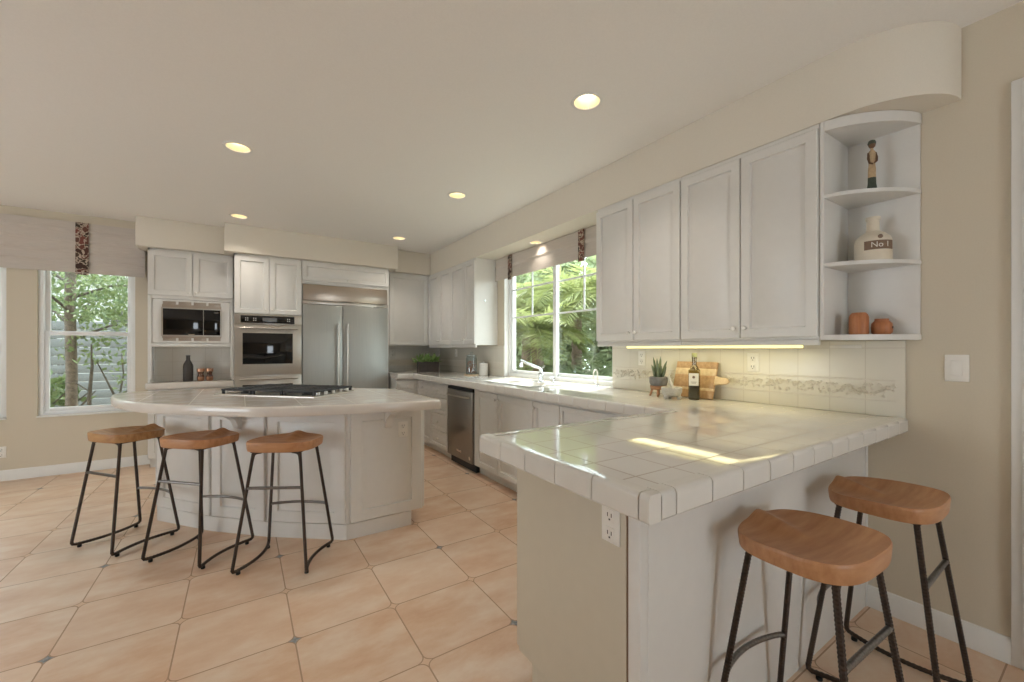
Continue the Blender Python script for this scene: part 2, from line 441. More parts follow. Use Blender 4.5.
def fillet(P, r, n=5):
    P = [Vector(p) for p in P]; out = [P[0]]
    for a, b, c in zip(P, P[1:], P[2:]):
        u = (a-b); v = (c-b); k = min(r, u.length*.45, v.length*.45); u.normalize(); v.normalize()
        for i in range(n+1):
            t = i/n; out.append((b+u*k)*(1-t)**2+b*2*t*(1-t)+(b+v*k)*t*t)
    out.append(P[-1]); return out
def resample(P, step):
    out = [P[0].copy()]
    for a, b in zip(P, P[1:]):
        L = (b-a).length; n = max(1, int(L/step))
        out += [a+(b-a)*(i/n) for i in range(1, n+1)]
    return out

# ================================================================== ROOM SHELL
XW, YB, ZC = 2.72, 6.28, 2.78        # right wall, back wall, ceiling
XL, YF = -4.85, -3.25
LIGHTS = [(-.02, 3.55), (1.69, 1.77), (1.70, 3.52), (-.02, 5.38), (1.72, 5.30)]
def circ(x, y, r, n=24): return [(x+r*math.cos(2*PI*k/n), y+r*math.sin(2*PI*k/n)) for k in range(n)]

m = MB(); m.box(XL-.2, YF-.2, -.08, XW+.2, YB+.5, 0)
struct('floor', m, 'floor', 'peach stone tile floor with small grey corner insets', 'floor', smooth=0)
m = MB(); m.plate([(XL-.2, YF-.2), (XW+.2, YF-.2), (XW+.2, YB+.5), (XL-.2, YB+.5)], [circ(x, y, .078) for x, y in LIGHTS], ZC, ZC+.012)
m.box(XL-.2, YF-.2, ZC+.16, XW+.2, YB+.5, ZC+.22)  # unseen roof slab added to keep sky light from leaking in
struct('ceiling', m, 'ceiling', 'plain off-white ceiling with recessed lights', 'ceiling', smooth=0)

def wall_boxes(m, axis, c0, c1, a0, a1, z0, z1, holes):
    """wall slab with rectangular openings (a0, a1, z0, z1)"""
    f = (lambda a, b, c, d: m.box(c0, a, c, c1, b, d)) if axis == 'y' else (lambda a, b, c, d: m.box(a, c0, c, b, c1, d))
    cur = a0
    for h in sorted(holes):
        if h[0] > cur: f(cur, h[0], z0, z1)
        if h[2] > z0: f(h[0], h[1], z0, h[2])
        if h[3] < z1: f(h[0], h[1], h[3], z1)
        cur = h[1]
    if cur < a1: f(cur, a1, z0, z1)
WIN = (2.52, 4.30, .925, 2.36)        # sink window opening in the right wall
DOOR = (-.78, .235, 0.0, 2.40)
m = MB(); wall_boxes(m, 'y', XW, XW+.16, YF, YB, 0, ZC, [WIN, DOOR])
struct('wall_right', m, 'wall', 'cream right wall holding the sink window and switch', 'wall', smooth=0)
WL1 = (-1.772, -1.012, .634, 2.52); WL2 = (-2.76, -1.985, .634, 2.52)
m = MB(); wall_boxes(m, 'x', YB, YB+.14, XL, -.885, 0, ZC, [WL1, WL2])
m.box(-.885, YB+.36, 0, 1.80, YB+.5, ZC); m.box(-.9, YB+.005, 0, -.885, YB+.5, ZC); m.box(1.78, YB+.005, 0, 1.80, YB+.5, ZC)
m.box(1.795, YB, 0, XW+.16, YB+.14, ZC)
struct('wall_back', m, 'wall', 'cream back wall with two tall windows at the left', 'wall', smooth=0)
m = MB(); wall_boxes(m, 'y', XL-.16, XL, YF, YB, 0, ZC, [(1.6, 3.8, .3, 2.2)])
struct('wall_left', m, 'wall', 'cream left wall with a wide opening added for daylight', 'wall', smooth=0)
m = MB(); wall_boxes(m, 'x', YF-.16, YF, XL, XW+.16, 0, ZC, [(.5, 1.5, 0.05, 2.1)])
struct('wall_front', m, 'wall', 'cream wall behind the viewer with an opening added for daylight', 'wall', smooth=0)

# soffits
def soffit_outline():
    p = [(XW, YB), (2.41, YB), (2.41, .80)]
    for k in range(1, 15):
        a = PI/2*k/14; p.append((XW-.31*math.cos(a), .80-.365*math.sin(a)))
    return p[:-1]+[(XW, .435)]
SOFL = (2.60, 3.49)
m = MB(); po = soffit_outline()
m.plate(po, [circ(SOFL[0], SOFL[1], .062)], 2.458, ZC-.001)
struct('soffit_right', m, 'soffit', 'cream soffit above the sink wall with a rounded near end', 'soffit', smooth=30, recalc=True)
m = MB(); m.box(-.165, 5.735, 2.458, 1.845, YB+.02, ZC, .006)
struct('soffit_back', m, 'soffit', 'cream soffit above the oven and refrigerator', 'soffit')
m = MB(); m.box(-.962, 5.965, 2.458, -.166, YB+.02, ZC, .006)
struct('soffit_left', m, 'soffit', 'cream soffit stepped back above the microwave cabinet', 'soffit')
m = MB(); m.box(1.846, 5.93, 2.458, 2.409, YB, ZC, .006)
struct('soffit_corner', m, 'soffit', 'short cream soffit in the far corner beside the refrigerator', 'soffit')

# baseboards
bprof = [(0, 0), (.016, 0), (.016, .075), (.013, .082), (.013, .092), (.006, .105), (0, .108)]
m = MB(); m.prism_axis([(XW-d, z) for d, z in bprof], .285, .765, 'y')
struct('baseboard_right', m, 'trim', 'white baseboard under the light switch at right', 'baseboard')
m = MB(); m.prism_axis([(YB-d, z) for d, z in bprof], XL, -.885, 'x')
struct('baseboard_back', m, 'trim', 'white baseboard below the two left windows', 'baseboard')

# door with casing at the right edge
t = thing('door_1', 'white cased doorway at the far right edge', 'door', (XW, 0, 0), kind='structure')
m = MB()
for (ya, yb_, z0, z1) in ((.225, .29, 0, 2.455), (-.84, -.775, 0, 2.455), (-.774, .224, 2.39, 2.455)):
    m.box(-.018, ya, z0, .01, yb_, z1, .004); 
    m.box(-.026, ya+.004, z0+.001, -.015, yb_-.03, z1-.004, .004)
obj('door_casing', m, 'trim', t)
m = MB(); m.raised(-.23, .01, .77, 1.05, 0, .04, .12); m.raised(-.23, 1.05, .77, 2.395, 0, .04, .12)
m.xf(Matrix.Translation((.07, 0, 0)) @ Matrix.Rotation(-PI/2, 4, 'Z')); obj('door_leaf', m, 'trim', t)

# ---------------------------------------------------------------- windows
def muntin_bar(m, axis, a, b, c, d, y0, y1):
    m.box(a, y0, b, c, y1, d, .003)
def window_hung(name, label, x0, x1, z0, z1, yw):
    """white single-hung window in the back wall, opening x0..x1"""
    t = thing(name, label, 'window', (0, yw, 0), kind='structure')
    m = MB()
    fw = .042
    m.box(x0, .02, z0, x0+fw, .10, z1, .004); m.box(x1-fw, .02, z0, x1, .10, z1, .004)
    m.box(x0+fw, .021, z0, x1-fw, .10, z0+.035, .004); m.box(x0+fw, .021, z1-fw, x1-fw, .10, z1, .004)
    obj('window_frame', m, 'vinyl', t)
    mid = 1.497
    for nm, za, zb, yy in (('upper_sash', mid-.02, z1-fw, .065), ('lower_sash', z0+.035, mid+.025, .035)):
        m = MB(); sw = .034
        m.box(x0+fw, yy, za, x0+fw+sw, yy+.03, zb, .003); m.box(x1-fw-sw, yy, za, x1-fw, yy+.03, zb, .003)
        m.box(x0+fw+sw, yy+.001, za, x1-fw-sw, yy+.03, za+.04, .003); m.box(x0+fw+sw, yy+.001, zb-.045, x1-fw-sw, yy+.03, zb, .003)
        s_ = obj(nm, m, 'vinyl', t)
        m = MB(); m.box(x0+fw+sw-.004, yy+.012, za+.036, x1-fw-sw+.004, yy+.018, zb-.041); obj('pane', m, 'glass', s_)
    m = MB(); m.box(x0-.002, -.022, z0-.018, x1+.002, .02, z0, .004); obj('window_sill', m, 'trim', t)
window_hung('window_1', 'tall white hung window left of the microwave cabinet', *WL1, YB)
window_hung('window_2', 'tall white hung window cut off by the left edge', *WL2, YB)

t = thing('window_3', 'wide white sliding window with grilles above the sink', 'window', (XW, 0, 0), kind='structure')
y0, y1, z0, z1 = WIN; z0 = .995
m = MB()
m.box(.055, y0, z0, .15, y0+.035, z1, .004); m.box(.055, y1-.035, z0, .15, y1, z1, .004)
m.box(.056, y0+.035, z0, .15, y1-.035, z0+.04, .004); m.box(.056, y0+.035, z1-.035, .15, y1-.035, z1, .004)
obj('window_frame', m, 'vinyl', t)
ym = 3.42
for nm, ya, yb_, xx in (('sash', ym-.03, y1-.035, .07), ('sash', y0+.035, ym+.025, .10)):
    m = MB(); sw = .038
    m.box(xx, ya, z0+.04, xx+.03, ya+sw+.012, z1-.035, .003); m.box(xx, yb_-sw, z0+.04, xx+.03, yb_, z1-.035, .003)
    m.box(xx+.001, ya+sw+.012, z0+.04, xx+.03, yb_-sw, z0+.04+sw, .003); m.box(xx+.001, ya+sw+.012, z1-.035-sw, xx+.03, yb_-sw, z1-.035, .003)
    s_ = obj(nm, m, 'vinyl', t)
    m = MB(); m.box(xx+.012, ya+sw, z0+.07, xx+.018, yb_-sw, z1-.06); obj('pane', m, 'glass', s_)
    m = MB(); yc = (ya+yb_)/2+.005
    for z in (1.712, 2.052): m.box(xx+.008, ya+sw, z-.009, xx+.022, yb_-sw, z+.009, .002)
    m.box(xx+.0085, yc-.009, 1.712, xx+.0215, yc+.009, z1-.05, .002)
    obj('window_grille', m, 'vinyl', s_)
m = MB(); m.box(-.004, y1-.006, z0, .056, y1+.001, z1); m.box(-.004, y0-.001, z0, .056, y0+.006, z1)
m.box(-.004, y0, z1-.006, .056, y1, z1+.001)
obj('window_jamb', m, 'trim', t)
# unseen window openings, added to let the fill light in
t = thing('added_window_left', 'added unseen window opening in the left wall', 'window', (XL-.08, 0, 0), kind='structure')
m = MB()
for ya in (1.6, 2.67, 3.74): m.box(-.03, ya, .3, .03, ya+.06, 2.2, .004)
m.box(-.029, 1.66, .3, .029, 3.74, .36, .004); m.box(-.029, 1.66, 2.14, .029, 3.74, 2.2, .004); obj('window_frame', m, 'vinyl', t)
t = thing('added_window_front', 'added unseen window opening behind the viewer', 'window', (0, YF-.08, 0), kind='structure')
m = MB()
for xa in (.5, 1.44): m.box(xa, -.03, .05, xa+.06, .03, 2.1, .004)
m.box(.56, -.029, .05, 1.44, .029, .13, .004); m.box(.56, -.029, 2.04, 1.44, .029, 2.1, .004); obj('window_frame', m, 'vinyl', t)

# ================================================================== generic cabinet
KNOBM = 'ceramic'
def knob(mb_x, mb_z, y, parent):
    m = MB(); m.lathe([(.006, 0), (.006, .010), (.013, .016), (.0145, .022), (.011, .028), (.0001, .030)], (mb_x, y, mb_z), 12, axis='y')
    return obj('knob', m, 'ceramic', parent)
def cabinet(name, label, cat, loc, rz, w_, d, z0, z1, fronts, toe=0., group=None, mat='cab', open_body=None, t=None, gap=.0025, bodyname='carcass'):
    """local frame: x to the right along the front, y into the wall, front of the body at y=0"""
    T = t or thing(name, label, cat, loc, rz, group)
    m = MB()
    if open_body: open_body(m)
    else: m.box(0, 0, z0+toe, w_, d, z1, .0015, 1)
    obj(bodyname, m, mat, T)
    if toe:
        m = MB(); m.box(.002, .07, z0, w_-.002, d, z0+toe); obj('toe_kick', m, mat, T)
    for f in fronts:
        kind, x0, za, x1, zb = f[:5]
        m = MB(); m.raised(x0+gap, za+gap, x1-gap, zb-gap, -.001, .02, .05 if kind == 'door' else .035)
        D = obj(kind, m, mat, T)
        if len(f) > 5 and f[5]: knob(f[5][0], f[5][1], -.020, D)
    return T
RZ_R = -PI/2          # units against the right wall: local x runs towards the camera (-Y)

# upper cabinets on the right wall, near side
ZU0, ZU1 = 1.378, 2.454
XU = 2.405
def upper_right(ya, yb_, splits, label, knobs, group=None):
    w_ = ya-yb_
    fr = []
    xs = [0]+splits+[w_]
    for k in range(len(xs)-1):
        kb = knobs[k]
        fr.append(('door', xs[k], ZU0+.012, xs[k+1], ZU1-.026, (xs[k]+.03, ZU0+.07) if kb == 'l' else ((xs[k+1]-.03, ZU0+.07) if kb == 'r' else None)))
    T = cabinet('wall_cabinet', label, 'cabinet', (XU, ya, 0), RZ_R, w_, XW-XU-.002, ZU0, ZU1, fr, group=group)
    m = MB(); m.box(0, -.004, ZU0-.028, w_, .016, ZU0-.0005, .003)
    obj('light_rail', m, 'cab', T); return T
upper_right(2.395, 1.635, [.375], 'two-door white wall cabinet right beside the sink window', 'rl', 'white wall cabinets')
upper_right(1.633, .868, [.385], 'two-door white wall cabinet beside the open rounded shelves', 'rl', 'white wall cabinets')
# far upper cabinets
upper_right(5.955, 5.155, [.41], 'two-door white wall cabinet in the far corner left of the sink', 'rl', 'white wall cabinets')
T = upper_right(5.153, 4.462, [.40], 'two-door white wall cabinet just left of the sink window', 'rl', 'white wall cabinets')
m = MB(); m.lathe([(.006, 0), (.006, .012), (.010, .016), (.0001, .018)], (0, 0, 0), 10, axis='x')
m.xf(Matrix.Translation((.692, .12, 1.93))); obj('hook', m, 'chrome', T)
cabinet('wall_cabinet', 'single-door white wall cabinet right of the refrigerator', 'cabinet', (1.775, 5.985, 0), 0, .625, YB-5.987, ZU0, ZU1,
        [('door', .02, ZU0+.012, .615, ZU1-.026, None)], group='white wall cabinets')

# rounded open shelf unit
T = thing('corner_shelf', 'white open shelf unit with rounded shelves ending the wall cabinets', 'shelf', (XW, .866, 0), 0)
m = MB(); m.box(-.318, -.018, ZU0-.004, -.002, 0, ZU1, .002); obj('side_panel', m, 'cab', T)
m = MB(); m.box(-.014, -.298, ZU0-.004, -.002, -.018, ZU1, .002); obj('back_panel', m, 'cab', T)
def qshelf(rx=.318, ry=.292):
    p = [(-.002, -.018), (-rx, -.018)]
    for k in range(0, 13):
        a = PI/2*k/12; p.append((-.002-(rx-.006)*math.cos(a)**1.3, -.03-(ry-.02)*math.sin(a)**1.3))
    return p[:2]+p[2:-1]+[(-.002, -.01-ry)]
for z, h in ((ZU0-.004, .026), (1.735, .018), (2.074, .018)):
    m = MB(); m.prism(qshelf(), z, z+h, .003); obj('shelf', m, 'cab', T)
m = MB(); m.prism(qshelf(.318, .292), 2.405, ZU1, .003); obj('top_board', m, 'cab', T)

# under-cabinet light
T = thing('under_cabinet_light', 'glowing fluorescent strip under the right wall cabinets', 'light', (2.50, 1.56, ZU0))
m = MB(); m.box(-.075, -.57, -.027, .075, .57, -.0005, .002); obj('fixture_body', m, 'plastic', T)
m = MB(); m.box(-.070, -.56, -.043, .066, .56, -.027, .005); obj('diffuser', m, 'tube', T)
dl = bpy.data.lights.new('strip_lamp', 'AREA'); dl.shape = 'RECTANGLE'; dl.size = .12; dl.size_y = 1.1; dl.energy = 1.6; dl.color = (1, .90, .55)
o = bpy.data.objects.new('strip_lamp', dl); COL.objects.link(o); o.parent = T; o.location = (0, 0, -.046)

# ================================================================== COUNTERTOP (back run, sink run and peninsula are one worktop)
ZT, ZTB = .99, .925
def edge_run(m, p0, p1, z0=ZTB, z1=ZT+.003, size=.155, depth=.045, first=0., gap=.003, rnd=.014, rot=None):
    """rounded edge tiles from p0 to p1, outer face on the line, body to the left of the direction"""
    p0 = Vector(p0); p1 = Vector(p1); d = p1-p0; L = d.length; d.normalize(); nrm = Vector((-d.y, d.x))
    cuts = [0.]; s = first if first > 0 else size
    while s < L-.02: cuts.append(s); s += size
    cuts.append(L)
    prof = [(0.004, z0), (depth, z0), (depth, z1)]
    for k in range(6):
        a = PI/2*k/5; prof.append((rnd-rnd*math.sin(a), z1-rnd+rnd*math.cos(a)))
    prof += [(0, z0+.006)]
    for a, b_ in zip(cuts, cuts[1:]):
        a += gap/2; b_ -= gap/2
        n = len(prof); e = .0012
        A = [(p0+d*(a)+nrm*(q if q > .003 else q+e), z) for q, z in prof]; B = [(p0+d*(b_)+nrm*(q if q > .003 else q+e), z) for q, z in prof]
        A2 = [(p0+d*(a+.003)+nrm*q, z) for q, z in prof]; B2 = [(p0+d*(b_-.003)+nrm*q, z) for q, z in prof]
        vs = [(p.x, p.y, z) for S in (A, A2, B2, B) for p, z in S]
        fs = [tuple(range(n))[::-1], tuple(range(3*n, 4*n))]
        for r_ in range(3): fs += [(r_*n+i, r_*n+(i+1) % n, (r_+1)*n+(i+1) % n, (r_+1)*n+i) for i in range(n)]
        m._mk(vs, fs)
XP0, YP0, YP1 = .778, .612, 1.418
XS0, YB0 = 1.965, 5.455
SINK = (2.14, 2.98, 2.53, 3.84)
T = thing('tiled_countertop', 'glossy off-white tiled worktop running from the refrigerator along the sink to the peninsula', 'countertop', (0, 0, 0))
i_ = .008
outer = [(XP0+i_, YP0+i_), (XW-.001, YP0+i_), (XW-.001, YB-.001), (1.752, YB-.001), (1.752, YB0+i_), (XS0+i_, YB0+i_), (XS0+i_, YP1-i_), (XP0+i_, YP1-i_)]
hx0, hy0, hx1, hy1 = SINK
m = MB(); m.plate(outer, [[(hx0, hy0), (hx1, hy0), (hx1, hy1), (hx0, hy1)]], ZTB+.004, ZT)
obj('tile_top', m, 'ctile', T, smooth=0)
m = MB(); edge_run(m, (XP0+.0465, YP0), (XW-.002, YP0), first=.056); obj('edge_trim', m, 'ctrim', T, smooth=20)
m = MB(); edge_run(m, (XP0, YP1), (XP0, YP0), first=.155); obj('edge_trim', m, 'ctrim', T, smooth=20)
m = MB(); edge_run(m, (XS0+.01, YP1), (XP0+.0465, YP1)); edge_run(m, (XS0, YB0), (XS0, YP1)); obj('edge_trim', m, 'ctrim', T, smooth=20)
m = MB(); edge_run(m, (1.752, YB0), (XS0+.01, YB0)); obj('edge_trim', m, 'ctrim', T, smooth=20)
m = MB(); m.box(XW-.002, WIN[0]+.004, ZTB+.01, XW+.056, WIN[1]-.004, ZT+.004, .002); obj('sill_tile', m, 'ctile', T)

# sink
T = thing('sink', 'white double-basin sink set into the counter under the window', 'sink', ((hx0+hx1)/2, (hy0+hy1)/2, ZT))
sw, sl = (hx1-hx0)/2, (hy1-hy0)/2
m = MB()
for a, b_ in ((-sl, -.02), (.02, sl)):
    V = [[m.bm.verts.new(q) for q in ((-sw+i, a+i, z), (sw-i, a+i, z), (sw-i, b_-i, z), (-sw+i, b_-i, z))] for i, z in ((-.012, .004), (.004, .006), (.014, -.004), (.03, -.15), (.06, -.165))]
    for A, B in zip(V, V[1:]):
        for k in range(4): m.bm.faces.new((A[k], A[(k+1) % 4], B[(k+1) % 4], B[k]))
    m.bm.faces.new(V[-1])
obj('basin', m, 'ceramic', T, smooth=60, recalc=False)
for a in (-.22, .22):
    m = MB(); m.lathe([(.001, -.158), (.035, -.158), (.038, -.162)], (0, a, 0), 16); obj('drain', m, 'chrome', T)

# faucet and small taps
T = thing('kitchen_faucet', 'chrome kitchen faucet with long angled spout behind the sink', 'faucet', (2.60, 3.40, ZT))
m = MB(); m.lathe([(.034, 0), (.034, .006), (.026, .012), (.024, .06), (.028, .066), (.028, .085), (.018, .10), (.0001, .102)], (0, 0, 0), 18)
m.box(-.035, -.11, 0, .035, .11, .007, .003); obj('faucet_base', m, 'chrome', T)
m = MB(); pts = fillet([(0, 0, .09), (-.005, 0, .135), (-.215, .03, .215), (-.235, .033, .212)], .04)
m.tube(pts, [.017]*3+[.016]*(len(pts)-3), 10); m.lathe([(.02, -.05), (.021, -.03), (.018, 0)], (-.232, .033, .205), 12); obj('spout', m, 'chrome', T)
m = MB(); m.tube([(0, 0, .10), (.005, -.005, .13), (.03, -.015, .17)], [.008, .007, .009], 8); obj('lever', m, 'chrome', T)
T = thing('soap_dispenser', 'small chrome soap dispenser right of the main faucet', 'dispenser', (2.60, 3.19, ZT))
m = MB(); m.lathe([(.020, 0), (.020, .006), (.011, .012), (.010, .04), (.014, .044), (.014, .056), (.0001, .06)], (0, 0, 0), 14); obj('pump_base', m, 'chrome', T)
m = MB(); m.tube([(0, 0, .05), (-.02, 0, .062), (-.055, 0, .055)], .006, 8); obj('nozzle', m, 'chrome', T)
T = thing('filter_tap', 'slim white gooseneck water tap at the right end of the sink window', 'faucet', (2.63, 2.62, ZT))
m = MB(); m.lathe([(.018, 0), (.018, .006), (.010, .012), (.010, .03)], (0, 0, 0), 12); obj('tap_base', m, 'chrome', T)
m = MB(); m.tube([(0, 0, .02), (0, 0, .11)]+[(-.01-.0+.0-.05+.05*math.cos(a)+.01, .0-.025+.025*math.cos(a), .11+.05*math.sin(a)) for a in [PI*k/8 for k in range(1, 9)]]+[(-.10, -.05, .085)], .0065, 8); obj('gooseneck', m, 'ceramic', T)
m = MB(); m.tube([(0, .01, .03), (0, .045, .045)], .005, 8); obj('lever', m, 'chrome', T)

# ---------------------------------------------------------------- backsplash
def relief(m, y0, y1, z0, z1, n, seed):
    rnd = random.Random(seed)
    for k in range(n):
        y = y0+(y1-y0)*(k+.5)/n; ph = k % 4
        for _ in range(4):
            m.ball((0, y+rnd.uniform(-.012, .012), z0+(z1-z0)*rnd.uniform(.15, .85)), rnd.uniform(.005, .0095), 6)
        if ph == 1:
            m.tube([(0, y-.02, (z0+z1)/2), (-.006, y, z0+(z1-z0)*.8), (0, y+.02, (z0+z1)/2)], .004, 5)
T = thing('tile_backsplash', 'cream tile backsplash with grape relief border behind the right counter', 'backsplash', (XW, 0, 0))
m = MB(); m.box(-.010, .62, ZT+.001, 0, WIN[0]-.002, ZU0-.006, .002); obj('tile_field', m, 'bs_r', T)
m = MB(); m.box(-.014, .655, 1.066, -.009, WIN[0]-.01, 1.073, .002); m.box(-.014, .655, 1.168, -.009, WIN[0]-.01, 1.176, .002)
bb = MB(); relief(m, .66, WIN[0]-.02, 1.075, 1.165, 95, 3)
bmesh.ops.translate(m.bm, vec=(-.0, 0, 0), verts=m.bm.verts)
for v in m.bm.verts:
    if v.co.x > -.0089: v.co.x = -.010+min(0, v.co.x)
obj('relief_border', m, 'relief', T)
m = MB(); m.box(-.013, .79, 1.334, -.009, .93, 1.352, .002); obj('tile_ledge', m, 'ctrim', T)
T = thing('tile_backsplash', 'pale tile backsplash between the sink window and far corner', 'backsplash', (XW, 0, 0))
m = MB(); m.box(-.010, WIN[1]+.002, ZT+.001, 0, YB-.010, ZU0-.006, .002); obj('tile_field', m, 'bs_r', T)
m = MB(); m.box(-.013, WIN[1]+.01, 1.075, -.009, YB-.02, 1.165, .003); obj('border', m, 'relief', T)
T = thing('tile_backsplash', 'pale tile backsplash on the back wall right of the refrigerator', 'backsplash', (0, YB, 0))
m = MB(); m.box(1.80, -.010, ZT+.001, XW-.011, 0, ZU0-.006, .002); obj('tile_field', m, 'bs_b', T)
m = MB(); m.box(1.81, -.013, 1.075, XW-.02, -.009, 1.165, .003); obj('border', m, 'relief', T)

# ================================================================== BASE CABINETS on the sink wall (front plane X = 2.05)
XF, ZBT = 2.065, .924
def base_right(label, ya, yb_, fronts, nm='base_cabinet', body=None):
    return cabinet(nm, label, 'cabinet', (XF, ya, 0), RZ_R, ya-yb_, XW-XF-.002, 0, ZBT, fronts, toe=.10, group='white base cabinets', open_body=body)
w1 = 3.862-2.79
base_right('white two-door base cabinet below the sink', 3.862, 2.79,
           [('door', .075, .115, .50, .895, (.47, .84)), ('door', .502, .115, w1, .895, (.535, .84))],
           body=lambda m: (m.box(0, 0, .10, .02, .65, ZBT), m.box(w1-.02, 0, .10, w1, .65, ZBT), m.box(.02, 0, .10, w1-.02, .65, .12), m.box(.02, .63, .12, w1-.02, .65, ZBT), m.box(.02, 0, .12, w1-.02, .02, ZBT)))
base_right('narrow single-door white base cabinet right of the sink doors', 2.788, 2.445, [('door', 0, .115, .343, .895, (.03, .84))])
w2 = 2.443-1.42
base_right('white drawer base cabinet tucked behind the peninsula corner', 2.443, 1.425,
           [('drawer', 0, .70, .62, .895, (.31, .80)), ('drawer', 0, .42, .62, .698, (.31, .56)), ('drawer', 0, .115, .62, .418, (.31, .27))])
base_right('four-drawer white base cabinet left of the trash compactor', 5.03, 4.515,
           [('drawer', 0, .73, .515, .895, (.26, .815)), ('drawer', 0, .53, .515, .728, (.26, .63)), ('drawer', 0, .32, .515, .528, (.26, .425)), ('drawer', 0, .115, .515, .318, (.26, .22))])
base_right('white corner base cabinet at the far end of the sink run', 5.51, 5.033,
           [('drawer', 0, .73, .475, .895, (.24, .815)), ('door', 0, .115, .475, .728, (.44, .68))])
cabinet('base_cabinet', 'short white base cabinet between refrigerator and corner', 'cabinet', (1.755, 5.535, 0), 0, .31, YB-5.537, 0, ZBT,
        [('drawer', 0, .73, .30, .895, (.15, .815)), ('door', 0, .115, .30, .728, (.03, .68))], toe=.10, group='white base cabinets')

# trash compactor / narrow dishwasher
T = thing('trash_compactor', 'narrow stainless steel undercounter appliance left of the sink cabinet', 'appliance', (XF-.02, 4.508, 0), RZ_R)
m = MB(); m.box(.006, .025, .10, .634, .62, .90); obj('appliance_body', m, 'slot', T)
m = MB(); m.box(.006, 0, .10, .634, .03, .862, .004); obj('appliance_door', m, 'steel_dark', T)
m = MB(); m.box(.006, .004, .866, .634, .03, .90, .003); obj('control_strip', m, 'black', T)
m = MB(); m.tube(fillet([(.06, .005, .805), (.06, -.035, .805), (.58, -.035, .805), (.58, .005, .805)], .02), .010, 10); obj('handle', m, 'steel', T)
m = MB(); m.box(.26, -.003, .175, .37, .001, .20, .001); obj('badge', m, 'chrome', T)
m = MB(); m.lathe([(.02, 0), (.02, .004), (.0001, .005)], (.575, 0, .155), 14, axis='y'); obj('lock', m, 'chrome', T)
m = MB(); m.box(.006, .05, .005, .634, .09, .10); obj('toe_kick', m, 'black', T)

# ---------------------------------------------------------------- peninsula base
T = thing('peninsula_cabinet', 'off-white peninsula base with plain end panel under the tiled overhang', 'cabinet', (0, 0, 0))
m = MB(); m.box(.945, .79, .105, XF+.09, 1.385, ZTB+.002, .002)
obj('carcass', m, 'pen', T)
m = MB(); m.box(.962, .79, 0, XF+.09, 1.315, .105); obj('toe_kick', m, 'pen', T)
m = MB(); m.box(.975, .770, 0, XW-.001, .79, ZTB+.002, .001); obj('back_panel', m, 'cab', T)
m = MB(); m.box(2.690, .766, 0, XW-.001, .771, ZTB+.002, .001); obj('filler_strip', m, 'cab', T)
m = MB(); m.box(.937, .768, 0, .974, .812, ZTB+.002, .004); obj('corner_post', m, 'cab', T)
m = MB(); m.box(.941, .812, 0, .947, .818, ZTB+.001); obj('panel_gap', m, 'gap', T)
m = MB(); m.box(.937, .818, .13, .9455, 1.386, ZTB+.002, .001); obj('end_panel', m, 'pen', T)

# ================================================================== OUTLETS AND SWITCH
def outlet(name, label, loc, rz, gang=1):
    t = thing(name, label, 'outlet', loc, rz)
    m = MB(); m.box(-.036*gang, -.006, -.057, .036*gang, 0, .057, .003); obj('cover_plate', m, 'plastic', t)
    for s in (-1, 1):
        m = MB(); m.box(-.017, -.009, s*.027-.019, .017, -.005, s*.027+.019, .004); q = obj('receptacle', m, 'plastic', t)
        m = MB(); m.box(-.009, -.0096, s*.027-.004, -.006, -.0085, s*.027+.008); m.box(.006, -.0096, s*.027-.004, .009, -.0085, s*.027+.008)
        m.box(-.003, -.0096, s*.027-.014, .003, -.0085, s*.027-.009); obj('slot', m, 'slot', q)
    return t
o1 = outlet('wall_outlet', 'white outlet on the end panel of the peninsula', (.937, .875, .80), RZ_R)
o1['group'] = 'white power outlets'
dup(o1, (XW-.010, 1.335, 1.245), RZ_R, 'white outlet on the tiles right of the cutting board')
dup(o1, (XW-.010, 2.20, 1.255), RZ_R, 'white outlet on the tiles between window and snake plant')
dup(o1, (-2.02, YB, .29), 0, 'white outlet low on the wall below the left windows')
dup(o1, (XW-.010, 5.65, 1.27), RZ_R, 'white outlet on the far sink-wall tiles beside the planter')
dup(o1, (1.93, YB-.010, 1.27), 0, 'white outlet on the back wall tiles behind the planter')
dup(o1, (1.005, 3.0085, .732), 0, 'white outlet on the right front panel of the island')
t = thing('light_switch', 'white rocker light switch on the cream right wall', 'switch', (XW, .449, 1.243), RZ_R)
m = MB(); m.box(-.039, -.006, -.061, .039, 0, .061, .003); obj('cover_plate', m, 'plastic', t)
m = MB(); m.prism_axis([(-.005, -.035), (-.012, -.034), (-.008, .034), (-.005, .035)], -.018, .018, 'x', .001); obj('rocker', m, 'plastic', t)

# ================================================================== BACK WALL TALL UNITS
# microwave cabinet (front Y = 6.02)
YM = 6.02
T = thing('microwave_cabinet', 'tall white cabinet unit with microwave niche beside the left window', 'cabinet', (-.868, YM, 0))
WM = .790
m = MB()
m.box(0, .2, .886, .022, .60, ZU1); m.box(WM-.022, .2, .886, WM, .60, ZU1); m.box(0, 0, .953, .022, .1995, ZU1); m.box(WM-.022, 0, .953, WM, .1995, ZU1)
m.box(0, .0, 1.925, WM, .60, ZU1)
m.box(.0, 0, 1.355, WM, .60, 1.395); m.box(.02, .58, .886, WM-.02, .60, 1.93)
m.box(.022, 0, 1.895, WM-.022, .04, 1.925, .002); m.box(.022, -.004, 1.355, WM-.022, .03, 1.392, .003)
m.box(0, -.004, .99, .034, .02, 1.93, .002); m.box(WM-.034, -.004, .99, WM, .02, 1.93, .002)
obj('carcass', m, 'cab', T)
m = MB(); m.box(.023, .20, .9525, WM-.023, .21, 1.354); obj('tile_back', m, 'bs_b', T)
